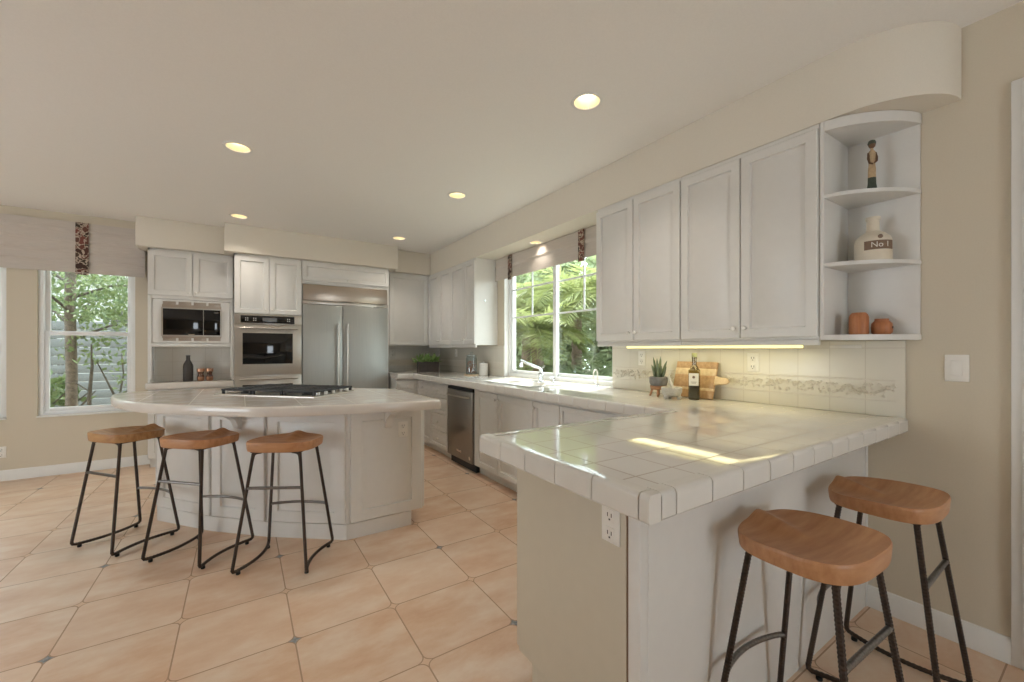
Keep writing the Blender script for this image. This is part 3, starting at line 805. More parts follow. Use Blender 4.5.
for a, b_, k in ((0, WM/2, .36), (WM/2, WM, .43)):
    m = MB(); m.raised(a+.0025, 1.935, b_-.0025, ZU1-.026, -.001, .02); D = obj('door', m, 'cab', T); knob(k, 1.975, -.02, D)
m = MB(); m.box(0, .0, .10, WM, .58, .884); m.box(.01, .06, 0, WM-.01, .58, .10); obj('base_carcass', m, 'cab', T)
for a, b_ in ((0, WM/2), (WM/2, WM)):
    m = MB(); m.raised(a+.0025, .115, b_-.0025, .87, -.001, .02); obj('door', m, 'cab', T)
T = thing('niche_countertop', 'small white counter ledge under the microwave holding the dark bottle', 'countertop', (-.868, YM, 0))
m = MB(); m.box(-.012, -.075, .885, WM, .198, .952, .008); obj('ledge', m, 'itrim', T)

T = thing('microwave', 'built-in microwave with black door and slotted beige trim', 'microwave', (-.868+WM/2, YM, 1.396))
m = MB()
m.loops(-.355, .004, .355, .494, .004, [(0, 0), (0, .010), (.004, .014), (.030, .014)]); obj('trim_frame', m, 'cab', T)
m = MB(); m.box(-.272, -.012, .06, .272, .40, .44); obj('microwave_body', m, 'grille', T)
for zz in (.028, .432):
    for k in range(4):
        x = -.265+k*.138
        m = MB(); m.box(x, -.0125, zz, x+.116, -.0085, zz+.042, .001)
        for q in range(5): m.box(x+.004, -.0165, zz+.004+q*.0075, x+.112, -.0115, zz+.0075+q*.0075)
        obj('vent', m, 'grille', T)
m = MB(); m.loops(-.278, .078, .278, .405, -.010, [(0, 0), (0, .022), (.002, .024), (.014, .024), (.014, .016)]); obj('door_frame', m, 'steel', T)
m = MB(); m.box(-.262, -.031, .094, .10, -.026, .390, .001); obj('door_glass', m, 'blackgloss', T)
m = MB(); m.box(.104, -.031, .094, .262, -.026, .390, .001); c_ = obj('control_panel', m, 'blackgloss', T)
m = MB(); m.box(.20, -.0325, .352, .245, -.0305, .372); obj('display', m, 'screen', c_)
m = MB(); m.box(-.04, -.033, .098, .02, -.0305, .106); obj('badge', m, 'chrome', T)

# oven cabinet and double oven (front Y = 5.80)
YO = 5.80
T = thing('oven_cabinet', 'tall white two-door cabinet housing the wall oven', 'cabinet', (-.072, YO, 0))
WO = .708
m = MB(); m.box(0, 0, 0, .018, .62, ZU1); m.box(WO-.018, 0, 0, WO, .62, ZU1); m.box(0, 0, 1.75, WO, .62, ZU1); m.box(0, 0, 0, WO, .62, .24); m.box(.0, .60, .2, WO, .62, 1.8)
obj('carcass', m, 'cab', T)
for a, b_, k in ((0, WO/2, .32), (WO/2, WO, .39)):
    m = MB(); m.raised(a+.0025, 1.752, b_-.0025, ZU1-.026, -.001, .02); D = obj('door', m, 'cab', T); knob(k, 1.80, -.02, D)
m = MB(); m.raised(.0025, .12, WO-.0025, .235, -.001, .02, .03); obj('drawer', m, 'cab', T)
T = thing('double_oven', 'stainless steel double wall oven with black control panel', 'oven', (-.072+WO/2, YO, 0))
m = MB(); m.box(-.334, .002, .245, .334, .58, 1.748); m.box(-.352, -.012, .245, .352, .002, 1.748, .003); obj('oven_body', m, 'steel', T)
m = MB(); m.box(-.352, -.030, 1.626, .352, -.012, 1.746, .004); obj('control_panel', m, 'steel', T)
m = MB(); m.box(-.292, -.034, 1.640, .270, -.029, 1.728, .002); cp = obj('control_glass', m, 'blackgloss', T)
m = MB(); m.box(-.07, -.0355, 1.662, .08, -.0335, 1.706); obj('display', m, 'screen', cp)
for x in (-.245, -.225, -.165, -.145, .19, .21):
    for z in (1.666, 1.690):
        m = MB(); m.box(x, -.0355, z, x+.010, -.0335, z+.012); obj('button', m, 'steel', cp)
def oven_door(za, zb, hz, wz0, wz1):
    m = MB(); m.box(-.346, -.040, za, .346, -.012, zb, .005); D = obj('oven_door', m, 'steel', T)
    m = MB(); m.box(-.272, -.044, wz0, .250, -.039, wz1, .002); obj('oven_window', m, 'blackgloss', D)
    m = MB(); m.tube([(-.30, -.085, hz), (.30, -.085, hz)], .012, 12); m.cyl((-.28, -.038, hz), (-.28, -.085, hz), .009); m.cyl((.28, -.038, hz), (.28, -.085, hz), .009)
    obj('handle', m, 'steel', D)
oven_door(1.022, 1.616, 1.578, 1.150, 1.520); oven_door(.40, 1.008, .975, .52, .905)
m = MB(); m.box(-.346, -.030, .25, .346, -.012, .392, .004); obj('vent_panel', m, 'steel', T)

# refrigerator and the panel above it
YR = 5.80
T = thing('fridge_top_cabinet', 'low white cabinet panel directly above the refrigerator grille', 'cabinet', (.638, YR, 0))
WR = 1.095
m = MB(); m.box(0, 0, 2.165, WR, .62, ZU1); m.box(WR-.018, 0, .0, WR, .62, 2.165); obj('carcass', m, 'cab', T)
m = MB(); m.raised(.003, 2.20, WR-.003, ZU1-.026, -.001, .02, .045); D = obj('flip_door', m, 'cab', T); knob(WR/2, 2.235, -.02, D)
T = thing('refrigerator', 'built-in stainless steel side-by-side refrigerator with two tall doors', 'refrigerator', (.64, YR, 0))
WR2 = WR-.022
m = MB(); m.box(0, .0, .08, WR2, .60, 2.162); m.box(0, .06, .0, WR2, .55, .08); obj('fridge_body', m, 'steel_v', T)
m = MB(); m.box(.006, -.028, 1.950, WR2-.006, 0, 2.155, .004)
obj('top_grille', m, 'grille', T)
m = MB(); m.box(-.002, -.034, 1.905, WR2+.002, 0, 1.945, .004); obj('grille_trim', m, 'steel', T)
m = MB(); m.box(WR2-.15, -.036, 1.919, WR2-.06, -.033, 1.930); obj('badge', m, 'chrome', T)
xs_ = .476
for a, b_, hx in ((.004, xs_-.003, xs_-.055), (xs_+.003, WR2-.004, xs_+.055)):
    m = MB(); m.box(a, -.045, .12, b_, -.002, 1.900, .005); D = obj('fridge_door', m, 'steel_v', T)
    m = MB(); m.tube([(hx, -.088, .52), (hx, -.088, 1.66)], .014, 12); m.cyl((hx, -.043, .58), (hx, -.088, .58), .011); m.cyl((hx, -.043, 1.60), (hx, -.088, 1.60), .011)
    obj('handle', m, 'steel', D)
m = MB(); m.box(.004, .0, .005, WR2-.004, .06, .11); obj('kick_grille', m, 'black', T)

# ================================================================== ISLAND
ZI0, ZI = .898, .962
B = [(1.168, 3.03), (.62, 3.03), (.155, 3.395), (-.178, 3.725), (-.54, 4.19), (-.54, 4.715), (.19, 4.715), (1.168, 3.735)]
T = thing('kitchen_island', 'white faceted kitchen island cabinet with raised panels and toe kick', 'island', (0, 0, 0))
m = MB(); m.prism(B[::-1], .105, ZI0, .001); obj('carcass', m, 'cab', T)
Bk = [(1.075, 3.02), (.612, 3.02), (.148, 3.388), (-.186, 3.718), (-.548, 4.18), (-.50, 4.65), (.15, 4.65), (1.075, 3.70)]
m = MB(); m.prism(Bk[::-1], 0, .106); obj('toe_kick', m, 'cab', T)
def facet_panel(pa, pb, pads=(.0, .0), split=1):
    pa = Vector(pa); pb = Vector(pb); d = pb-pa; L = d.length; ang = math.atan2(d.y, d.x)
    n = split
    for k in range(n):
        x0 = pads[0]+(L-pads[0]-pads[1])*k/n; x1 = pads[0]+(L-pads[0]-pads[1])*(k+1)/n
        m = MB(); m.raised(x0+.003, .112, x1-.003, ZI0-.004, 0, .020, .075)
        m.xf(Matrix.Translation((pa.x, pa.y, 0)) @ Matrix.Rotation(ang, 4, 'Z')); obj('panel', m, 'cab', T)
facet_panel(B[1], B[0], (.012, .012))
facet_panel(B[2], B[1], (.008, .008)); facet_panel(B[3], B[2], (.008, .008)); facet_panel(B[4], B[3], (.008, .008)); facet_panel(B[5], B[4], (.01, .01))
facet_panel(B[0], B[7], (.012, .012)); facet_panel(B[7], B[6], (.01, .01), 3)
def corbel(x, y, ang):
    m = MB(); pr = [(0, ZI0-.004), (-.145, ZI0-.004), (-.148, ZI0-.030), (-.10, ZI0-.040), (-.062, ZI0-.062), (-.048, ZI0-.095), (-.036, ZI0-.125), (-.018, ZI0-.140), (0, ZI0-.145)]
    m.prism_axis(pr, -.024, .024, 'x', .004); m.xf(Matrix.Translation((x, y, 0)) @ Matrix.Rotation(ang, 4, 'Z')); obj('corbel', m, 'cab', T)
corbel(.895, 3.012, 0); corbel(-.01, 3.545, -PI/4)

# island worktop: bowed outline symmetric about the diagonal
def mir(p): return (p[1]-3.575, p[0]+3.575)
half = [(1.205, 2.77), (.86, 2.80), (.50, 2.885), (.17, 3.005), (-.045, 3.155)]
def catmull(P, n):
    out = []
    for i in range(len(P)-1):
        p0 = P[max(i-1, 0)]; p1 = P[i]; p2 = P[i+1]; p3 = P[min(i+2, len(P)-1)]
        for k in range(n):
            t = k/n; out.append(tuple(.5*((2*p1[j])+(-p0[j]+p2[j])*t+(2*p0[j]-5*p1[j]+4*p2[j]-p3[j])*t*t+(-p0[j]+3*p1[j]-3*p2[j]+p3[j])*t**3) for j in (0, 1)))
    out.append(P[-1]); return out
crv = half+[(-.42, 3.53), (-.60, 3.76), (-.735, 4.03), (-.83, 4.30), (-.872, 4.53), (-.866, 4.66), (-.79, 4.745)]
outl = catmull(crv, 6)+[(.205, 4.765), (1.195, 3.77)]
T = thing('island_countertop', 'cream marble-look tiled island worktop with bowed front edge', 'countertop', (0, 0, 0))
def inset(P, k):
    n = len(P); out = []
    for i in range(n):
        a = Vector(P[i-1]); b_ = Vector(P[i]); c = Vector(P[(i+1) % n])
        t_ = ((b_-a).normalized()+(c-b_).normalized()).normalized(); nn = Vector((t_.y, -t_.x))
        out.append((b_.x+nn.x*k, b_.y+nn.y*k))
    return out
m = MB()
def shell(P, prof):
    L = []
    for i, z in prof:
        Q = inset(P, i); L.append([m.bm.verts.new((x, y, z)) for x, y in Q])
    n = len(P)
    for A, B_ in zip(L, L[1:]):
        for k in range(n): m.bm.faces.new((A[k], A[(k+1) % n], B_[(k+1) % n], B_[k]))
    return L
L = shell(outl, [(.05, ZI0), (.004, ZI0), (0, ZI0+.005), (0, ZI-.014), (.003, ZI-.006), (.009, ZI-.001), (.016, ZI)])
m.bm.faces.new(L[0][::-1])
obj('edge_trim', m, 'itrim', T, smooth=40)
m = MB(); Q = inset(outl, .0155); m.prism(Q[::-1], ZI-.012, ZI+.0005); obj('tile_top', m, 'itile', T, smooth=0)

# cooktop, turned 45 degrees
T = thing('gas_cooktop', 'stainless gas cooktop with black grates on the island', 'cooktop', (.325, 3.925, ZI+.0005), -R(46))
hw, hd = .46, .265
m = MB(); m.loops(-hw, -hd, hw, hd, 0, [(0, 0), (0, .004), (.006, .009), (.016, .009), (.024, .004)]); m.xf(Matrix.Rotation(-PI/2, 4, 'X') @ Matrix.Scale(1, 4)); 
m.xf(Matrix.Scale(-1, 4, (0, 1, 0)) if False else Matrix.Identity(4)); obj('cooktop_plate', m, 'steel', T)
for k in range(3):
    xa = -hw+.045+k*.29; xb = xa+.282; m = MB(); zt = .047
    for yy in (-hd+.03, hd-.03): m.box(xa, yy-.008, zt-.014, xb, yy+.008, zt, .002)
    for xx in (xa+.008, xb-.008): m.box(xx-.008, -hd+.03, zt-.014, xx+.008, hd-.03, zt, .002)
    m.box(xa, -.008, zt-.012, xb, .008, zt, .002)
    for q in range(5):
        xx = xa+.035+q*.053; m.box(xx-.006, -hd+.03, zt-.010, xx+.006, hd-.03, zt, .002)
    for xx in (xa+.012, xb-.012):
        for yy in (-hd+.034, 0, hd-.034): m.box(xx-.009, yy-.009, .004, xx+.009, yy+.009, zt-.008, .002)
    obj('grate', m, 'black', T)
    for yy in ((-.125, .125) if k != 1 else (0.,)):
        m = MB(); m.lathe([(.052, .004), (.052, .014), (.036, .018), (.036, .026), (.030, .028), (.0001, .028)], ((xa+xb)/2, yy, 0), 18); obj('burner', m, 'black', T)
for k in range(5):
    m = MB(); m.lathe([(.020, .004), (.020, .010), (.016, .012), (.014, .034), (.0001, .036)], (hw-.028, -.18+k*.09, 0), 14); obj('knob', m, 'steel', T)

# ================================================================== BAR STOOLS
def make_stool():
    T = thing('bar_stool', '-', 'stool', (0, 0, 0), 0, 'saddle-seat bar stools')
    a, b_, n_ = .202, .166, 3.2
    ZS = .768
    m = MB(); bm = m.bm; N = 72
    def rim(th):
        c, s = math.cos(th), math.sin(th)
        k = (abs(c/a)**n_+abs(s/b_)**n_)**(-1/n_); return c*k, s*k
    def top(x, y):
        r = min(1.0, (abs(x/a)**n_+abs(y/b_)**n_)**(1/n_))
        z = ZS-.021*(1-r**2.4)
        yy = max(0., min(1., (y+.03)/(b_+.03))); yy = yy*yy*(3-2*yy)
        ridge = math.exp(-(x/.040)**2)*yy
        z += ridge*(.030-.012*r**6)
        z += .006*max(0, -y/b_)**2
        z -= .010*(abs(x)/a)**2*max(0, y/b_)
        return z
    rings = []
    for r in [.08, .2, .32, .44, .55, .65, .74, .82, .89, .95, .985]:
        rings.append([bm.verts.new((x*r, y*r, top(x*r, y*r))) for x, y in (rim(2*PI*k/N) for k in range(N))])
    for r, dz in ((1.0, -.006), (1.0, -.012)):
        rings.append([bm.verts.new((x*r, y*r, top(x, y)+dz)) for x, y in (rim(2*PI*k/N) for k in range(N))])
    for r, z in ((.985, .724), (.972, .716), (.90, .714)):
        rings.append([bm.verts.new((x*r, y*r, z)) for x, y in (rim(2*PI*k/N) for k in range(N))])
    cv = bm.verts.new((0, 0, top(0, 0)))
    for k in range(N): bm.faces.new((cv, rings[0][k], rings[0][(k+1) % N]))
    for A, B_ in zip(rings, rings[1:]):
        for k in range(N): bm.faces.new((A[k], B_[k], B_[(k+1) % N], A[(k+1) % N]))
    bm.faces.new(rings[-1])
    obj('seat', m, 'seat', T, smooth=50)
    m = MB(); m.box(-.150, -.125, .706, .150, .125, .7139, .002); obj('mounting_plate', m, 'iron', T)
    LT, LB = (.137, .112), (.213, .196)
    for s in (-1, 1):
        P = [(s*LT[0], -LT[1], .710), (s*LB[0], -LB[1], .024)]
        for k in range(1, 8):
            t_ = k/8; P.append((s*(LB[0]-.045*4*t_*(1-t_)), -LB[1]+2*LB[1]*t_, .024))
        P += [(s*LB[0], LB[1], .024), (s*LT[0], LT[1], .710)]
        Q = fillet(P, .045, 5); Q = resample(Q, .0055)
        m = MB(); m.tube(Q, .009, 8, rf=lambda i: .0104 if i % 2 else .0084)
        leg = obj('side_frame', m, 'iron', T)
        for yy in (-.160, .160):
            m = MB(); t_ = (yy+LB[1])/(2*LB[1]); m.lathe([(.011, 0), (.012, .003), (.011, .016)], (s*(LB[0]-.045*4*t_*(1-t_)), yy, 0), 10); obj('glide', m, 'rubber', leg)
        m = MB(); m.tube(fillet([(s*.09, -LT[1], .706), (s*(LT[0]-.006), -LT[1]-.003, .700), (s*(LT[0]+.006), -LT[1]-.01, .63)], .04), .006, 6)
        m.tube(fillet([(s*.09, LT[1], .706), (s*(LT[0]-.006), LT[1]+.003, .700), (s*(LT[0]+.006), LT[1]+.01, .63)], .04), .006, 6)
        obj('gusset', m, 'iron', leg)
    def legpt(s, f, z):
        t_ = (.710-z)/(.710-.024); return Vector((s*(LT[0]+(LB[0]-LT[0])*t_), f*(LT[1]+(LB[1]-LT[1])*t_), z))
    z = .500; Q = resample([legpt(-1, -1, z), legpt(1, -1, z)], .006)
    m = MB(); m.tube(Q, .008, 10, rf=lambda i: .0098 if i % 2 else .0080); obj('stretcher', m, 'iron_bright', T)
    z = .295; A = legpt(-1, 1, z); Bq = legpt(1, 1, z)
    pts = [A+(Bq-A)*(k/16)+Vector((0, .036*math.sin(PI*k/16)**.8, 0)) for k in range(17)]
    Q = resample(pts, .006); m = MB(); m.tube(Q, .008, 10, rf=lambda i: .0098 if i % 2 else .0080); obj('footrest', m, 'iron_bright', T)
    return T
s0 = make_stool()
s0.location = (1.458, .547, 0); s0.rotation_euler = (0, 0, R(-2)); s0['label'] = 'reddish wood saddle stool at the peninsula, nearer the open floor'
dup(s0, (2.142, .545, 0), R(1), 'reddish wood saddle stool at the peninsula, close to the right wall')
dup(s0, (.236, 2.950, 0), R(-31), 'wood saddle stool at the island, rightmost of its three')
dup(s0, (-.222, 3.362, 0), R(-45), 'wood saddle stool at the island, middle of its three')
s3 = dup(s0, (-.662, 3.850, 0), R(-52), 'paler wood saddle stool at the island, nearest the left window')
for ch in s3.children:
    if ch.name.startswith('seat'):
        ch.data = ch.data.copy(); ch.data.materials.clear(); ch.data.materials.append(MAT['seat_pale'])

# ================================================================== CEILING LIGHTS
def make_can(label, r=.074, power=32.):
    t = thing('recessed_light', label, 'ceiling light', (0, 0, 0), 0, 'recessed ceiling lights')
    m = MB(); m.lathe([(r*.98, .012), (r*.98, -.001), (r*1.02, -.006), (r*1.22, -.005), (r*1.27, -.0005), (r*1.04, -.0003)], (0, 0, 0), 32); bmesh.ops.delete(m.bm, geom=[f for f in m.bm.faces if len(f.verts) > 4], context='FACES_ONLY')
    obj('trim_ring', m, 'trim', t)
    m = MB(); m.lathe([(r*.985, .0), (r*.93, .03), (r*.80, .085), (.0001, .087)], (0, 0, 0), 28); bmesh.ops.delete(m.bm, geom=[f for f in m.bm.faces if len(f.verts) > 4], context='FACES_ONLY')
    obj('reflector', m, 'reflector', t)
    m = MB(); m.lathe([(r*.60, .084), (r*.64, .066), (r*.60, .052), (r*.35, .043), (.0001, .040)], (0, 0, 0), 20); obj('bulb', m, 'bulb', t)
    d = bpy.data.lights.new('can_lamp', 'SPOT'); d.energy = power; d.color = (1, .93, .84); d.spot_size = R(115); d.spot_blend = .8; d.shadow_soft_size = .04
    o = bpy.data.objects.new('can_lamp', d); COL.objects.link(o); o.parent = t; o.location = (0, 0, .03)
    return t
lab = ['recessed ceiling light above the island, nearer the camera at left', 'large recessed ceiling light nearest the camera above the peninsula aisle',
       'recessed ceiling light in front of the sink window', 'recessed ceiling light in front of the oven cabinet', 'recessed ceiling light in the far corner beside the refrigerator soffit']
c0 = make_can(lab[0]); c0.location = (*LIGHTS[0], ZC)
for (x, y), lb in list(zip(LIGHTS, lab))[1:]: dup(c0, (x, y, ZC), 0, lb)
c1 = make_can('small recessed light in the soffit shining on the sink shade', .058, 7.); c1.location = (*SOFL, 2.458)

# ================================================================== SHADES
def roman(m, x0, x1, z0, z1, folds, depth=.018):
    """fabric with soft horizontal folds, in local x/z, facing -y"""
    pr = []; n = folds
    for k in range(n):
        za = z1-(z1-z0)*k/n; zb = z1-(z1-z0)*(k+1)/n
        for q in range(5):
            t_ = q/5; pr.append((-.004-depth*t_**1.5, za+(zb-za)*t_))
    pr.append((-.004-depth, z0)); back = [(y+.004, z) for y, z in pr[::-1]]
    m.prism_axis(pr+back, x0, x1, 'x')
T = thing('roman_shade', 'wide cream linen shade with patterned band above the left windows', 'shade', (0, YB-.028, 0))
m = MB(); roman(m, -2.98, -.925, 2.145, 2.69, 5, .022); obj('fabric', m, 'linen', T, smooth=25)
m = MB(); m.box(-2.98, -.002, 2.665, -.925, .026, 2.69); obj('head_rail', m, 'trim', T)
m = MB(); m.box(-1.482, -.024, 2.128, -1.380, -.019, 2.688, .001); obj('patterned_band', m, 'ribbon', T, label='brown and red patterned ribbon')
T = thing('roman_shade', 'cream linen shade with two patterned bands above the sink', 'shade', (2.685, 4.44, 0), RZ_R)
m = MB(); roman(m, 0, 2.035, 2.178, 2.452, 2, .016); obj('fabric', m, 'linen', T, smooth=25)
m = MB(); m.box(0, -.002, 2.425, 2.035, .03, 2.452); obj('head_rail', m, 'trim', T)
for x in (.345, 1.575):
    m = MB(); m.box(x-.04, -.026, 2.155, x+.04, -.021, 2.450, .001); obj('patterned_band', m, 'ribbon', T, label='brown and red patterned ribbon')

# ================================================================== SMALL THINGS ON COUNTERS AND SHELVES
# mw niche
ZN = .952
T = thing('stoneware_bottle', 'dark brown bottle standing in the niche under the microwave', 'bottle', (-.520, YM+.06, ZN))
m = MB(); m.lathe([(.045, 0), (.048, .006), (.048, .175), (.044, .20), (.030, .232), (.020, .250), (.019, .29), (.022, .292), (.022, .305), (.0001, .306)], (0, 0, 0), 22); obj('bottle_body', m, 'bottle_dark', T)
def hourglass(label, x):
    T = thing('drinking_glass', label, 'glass', (x, YM+.06, ZN), 0, 'copper drinking glasses')
    m = MB(); m.lathe([(.001, .002), (.030, .002), (.035, .012), (.036, .05)], (0, 0, 0), 18); obj('cup', m, 'copper', T)
    m = MB(); m.lathe([(.036, .045), (.026, .075), (.026, .09), (.036, .125), (.037, .145), (.035, .145), (.034, .125), (.024, .09), (.024, .075), (.034, .047)], (0, 0, 0), 18); obj('bowl', m, 'drink_glass', T)
    m = MB(); m.lathe([(.0375, .112), (.038, .147), (.035, .147), (.035, .112)], (0, 0, 0), 18); obj('rim', m, 'copper', T)
hourglass('small copper and glass tumbler beside the dark bottle', -.402); hourglass('small copper and glass tumbler farther from the dark bottle', -.318)

# planter in the far corner
T = thing('potted_plant', 'leafy green plant in a rectangular dark planter in the far corner', 'plant', (2.32, 5.80, ZT), R(-12))
m = MB(); m.loops(-.15, -.065, .15, .065, 0, [(0, 0), (-.004, .15), (.0, .155), (.010, .155), (.012, .14)]); m.xf(Matrix.Rotation(-PI/2, 4, 'X')); obj('planter_box', m, 'planter', T)
m = MB(); m.box(-.135, -.05, .12, .135, .05, .143); obj('soil', m, 'soil', T)
m = MB(); rnd = random.Random(5)
for k in range(150):
    x, y = rnd.uniform(-.13, .13), rnd.uniform(-.05, .05); a = rnd.uniform(0, 2*PI); el = rnd.uniform(.1, 1.4); L = rnd.uniform(.07, .17)
    d = Vector((math.cos(a)*math.cos(el)+x*2.0, math.sin(a)*math.cos(el)*.7, math.sin(el))).normalized()
    m.leaf((x, y, .14), Vector((x, y, .14))+d*L, rnd.uniform(.03, .05), (rnd.uniform(-1, 1), rnd.uniform(-1, 1), .6), .55)
obj('foliage', m, 'leaf_pot', T, smooth=0)

# jar group left of the window
T = thing('glass_canister', 'tall glass canister of brown pasta left of the sink window', 'jar', (2.49, 4.74, ZT+.0125))
m = MB(); m.lathe([(.066, 0), (.072, .006), (.072, .20), (.062, .222), (.060, .232), (.058, .232), (.060, .220), (.069, .198), (.069, .008), (.0001, .006)], (0, 0, 0), 22); obj('jar_body', m, 'jar_glass', T)
m = MB(); rnd = random.Random(2)
for k in range(120):
    a = rnd.uniform(0, 2*PI); q = .055*math.sqrt(rnd.random()); z = rnd.uniform(.018, .165)
    m.tube([(q*math.cos(a), q*math.sin(a), z), (q*math.cos(a)+rnd.uniform(-.006, .006), q*math.sin(a), z+rnd.uniform(-.012, .012))], .008, 6)
obj('contents', m, 'pasta', T)
m = MB(); m.lathe([(.062, .232), (.066, .236), (.066, .25), (.02, .258), (.016, .266), (.020, .285), (.0001, .292)], (0, 0, 0), 20); obj('lid', m, 'jar_glass', T)
T = thing('round_board', 'small pale wooden board under the glass canister', 'board', (2.49, 4.74, ZT))
m = MB(); m.lathe([(.098, 0), (.10, .003), (.10, .009), (.097, .012), (.0001, .012)], (0, 0, 0), 30); obj('board_disc', m, 'board_l', T)
T = thing('canister', 'white ceramic canister close beside the glass canister', 'jar', (2.62, 4.655, ZT))
m = MB(); m.lathe([(.056, 0), (.06, .004), (.06, .14), (.056, .144), (.0001, .144)], (0, 0, 0), 22); obj('canister_body', m, 'ceramic', T)
m = MB(); m.lathe([(.062, .144), (.062, .154), (.05, .160), (.012, .162), (.012, .170), (.015, .176), (.0001, .179)], (0, 0, 0), 20); obj('lid', m, 'ceramic', T)

# snake plant in footed pot
T = thing('potted_succulent', 'spiky snake plant in grey pot on a wooden stand', 'plant', (2.525, 1.905, ZT))
m = MB()
for a in (.6, 2.2, 3.7, 5.2): m.tube([(.040*math.cos(a), .040*math.sin(a), .055), (.058*math.cos(a), .058*math.sin(a), 0)], [.009, .007], 8)
m.lathe([(.034, .045), (.055, .050), (.060, .075), (.0001, .076)], (0, 0, 0), 20); obj('stand', m, 'stand', T)
m = MB(); m.lathe([(.030, .072), (.055, .078), (.063, .10), (.063, .138), (.057, .140), (.055, .13), (.0001, .128)], (0, 0, 0), 22); obj('pot', m, 'pot_grey', T)
m = MB(); rnd = random.Random(8)
for k in range(13):
    a = k*2.4; q = rnd.uniform(.005, .03); h = rnd.uniform(.07, .165); sp = rnd.uniform(.01, .045)
    c = Vector((q*math.cos(a), q*math.sin(a), .125)); e = Vector((math.cos(a)*(q+sp), math.sin(a)*(q+sp), .125+h))
    m.tube([c, c.lerp(e, .35)+Vector((0, 0, .01)), c.lerp(e, .75)+Vector((0, 0, .008)), e], [.008, .0105, .007, .0008], 6)
obj('leaves', m, 'leaf_grey', T)
# mortar and pestle
T = thing('mortar', 'grey granite mortar with feet in front of the cutting board', 'mortar', (2.45, 1.742, ZT))
m = MB(); m.lathe([(.040, .020), (.058, .029), (.066, .050), (.068, .078), (.064, .081), (.059, .077), (.054, .050), (.027, .034), (.0001, .032)], (0, 0, 0), 26)
for a in (.8, 2.9, 5.0): m.ball((.048*math.cos(a), .048*math.sin(a), .016), .017, 8, .95)
obj('bowl', m, 'granite', T)
T = thing('pestle', 'pale stone pestle leaning in the granite mortar', 'pestle', (2.45, 1.742, ZT+.045))
m = MB(); m.tube([(.0, -.01, .012), (.004, -.005, .03), (.015, .02, .07), (.022, .038, .10), (.024, .042, .107)], [.013, .012, .009, .011, .005], 10); obj('pestle_body', m, 'granite', T)
# olive oil bottle
T = thing('oil_bottle', 'square olive oil bottle with white label before the cutting board', 'bottle', (2.548, 1.637, ZT), R(-64))
m = MB(); m.box(-.034, -.034, 0, .034, .034, .205, .010, 3); m.lathe([(.030, .200), (.022, .222), (.0145, .232), (.0145, .275), (.017, .276), (.017, .284), (.0145, .285), (.0145, .29)], (0, 0, 0), 16); obj('bottle_body', m, 'oil_glass', T)
m = MB(); m.box(-.029, -.029, .006, .029, .029, .096, .008); obj('oil', m, plain('olive_oil', '#4a4330', .2), T)
m = MB(); m.lathe([(.016, .286), (.017, .288), (.017, .312), (.0001, .313)], (0, 0, 0), 14); obj('cap', m, plain('bottle_cap', '#8d8f66', .4), T)
m = MB(); m.box(-.030, -.0352, .095, .030, -.0340, .178); lb = obj('front_label', m, 'paper', T, label='white paper label')
m = MB(); m.lathe([(.0001, .0), (.009, .0), (.009, .0006), (.0001, .0006)], (0, -.0350, .152), 12, axis='y'); m.box(-.018, -.0358, .118, .018, -.0350, .121); m.box(-.014, -.0358, .110, .014, -.0350, .112); m.xf(Matrix.Identity(4)); obj('label_mark', m, 'bronze', lb)
# cutting board leaning against the tiles
T = thing('cutting_board', 'striped wooden cutting board with handle leaning against the tiles', 'board', (2.615, 1.705, ZT))
tilt = Matrix.Rotation(R(16), 4, 'Y')
stripes = [(0, .055, 'board_d'), (.055, .072, 'board_l'), (.072, .135, 'board_d'), (.135, .160, 'board_d'), (.160, .208, 'board_l'), (.208, .255, 'board_d')]
for za, zb, mt in stripes:
    m = MB(); m.box(-.009, -.155, za, .009, .150, zb, .0015)
    m.xf(Matrix.Translation((-.0, 0, .003)) @ tilt); obj('strip', m, mt, T)
m = MB(); m.prism_axis([(-.150, .095), (-.19, .108), (-.235, .110), (-.252, .128), (-.235, .150), (-.19, .150), (-.150, .165)], -.009, .009, 'x', .003)
m.lathe([(.009, -.0095), (.009, .0095)], (0, -.228, .130), 12, axis='x'); m.xf(Matrix.Translation((0, 0, .003)) @ tilt); hd_ = obj('handle', m, 'board_l', T)

# open shelf items
T = thing('jug', 'cream ceramic bottle with brown label on the middle shelf', 'jug', (2.585, .710, 1.7535), R(-52))
m = MB(); m.lathe([(.066, 0), (.071, .005), (.072, .095), (.066, .118), (.046, .138), (.028, .150), (.025, .165), (.025, .205), (.029, .208), (.029, .220), (.022, .222), (.0001, .216)], (0, 0, 0), 28); obj('jug_body', m, plain('jug_glaze', '#d8cdb9', .35, namt=.03), T)
m = MB(); n = 12; rr_ = .0735
pr = [(rr_*math.sin(-.85+1.7*k/n), -rr_*math.cos(-.85+1.7*k/n)) for k in range(n+1)]; pr += [(x*.97, y*.97) for x, y in pr[::-1]]
m.prism(pr, .052, .094); lb = obj('jug_label', m, 'bronze', T, label='brown label lettered No 1')
fc = bpy.data.curves.new('lettering', 'FONT'); fc.body = 'No 1'; fc.size = .036; fc.align_x = 'CENTER'; fc.align_y = 'CENTER'; fc.extrude = .0006
fo = bpy.data.objects.new('lettering', fc); COL.objects.link(fo); bpy.context.view_layer.update()
me = bpy.data.meshes.new_from_object(fo.evaluated_get(bpy.context.evaluated_depsgraph_get())); bpy.data.objects.remove(fo)
for v in me.vertices:
    x, y, z = v.co; a = x/.0745; v.co = ((.0745+z)*math.sin(a), -(.0745+z)*math.cos(a), .073+y)
me.materials.append(MAT['paper']); fo = bpy.data.objects.new('lettering', me); COL.objects.link(fo); fo.parent = lb
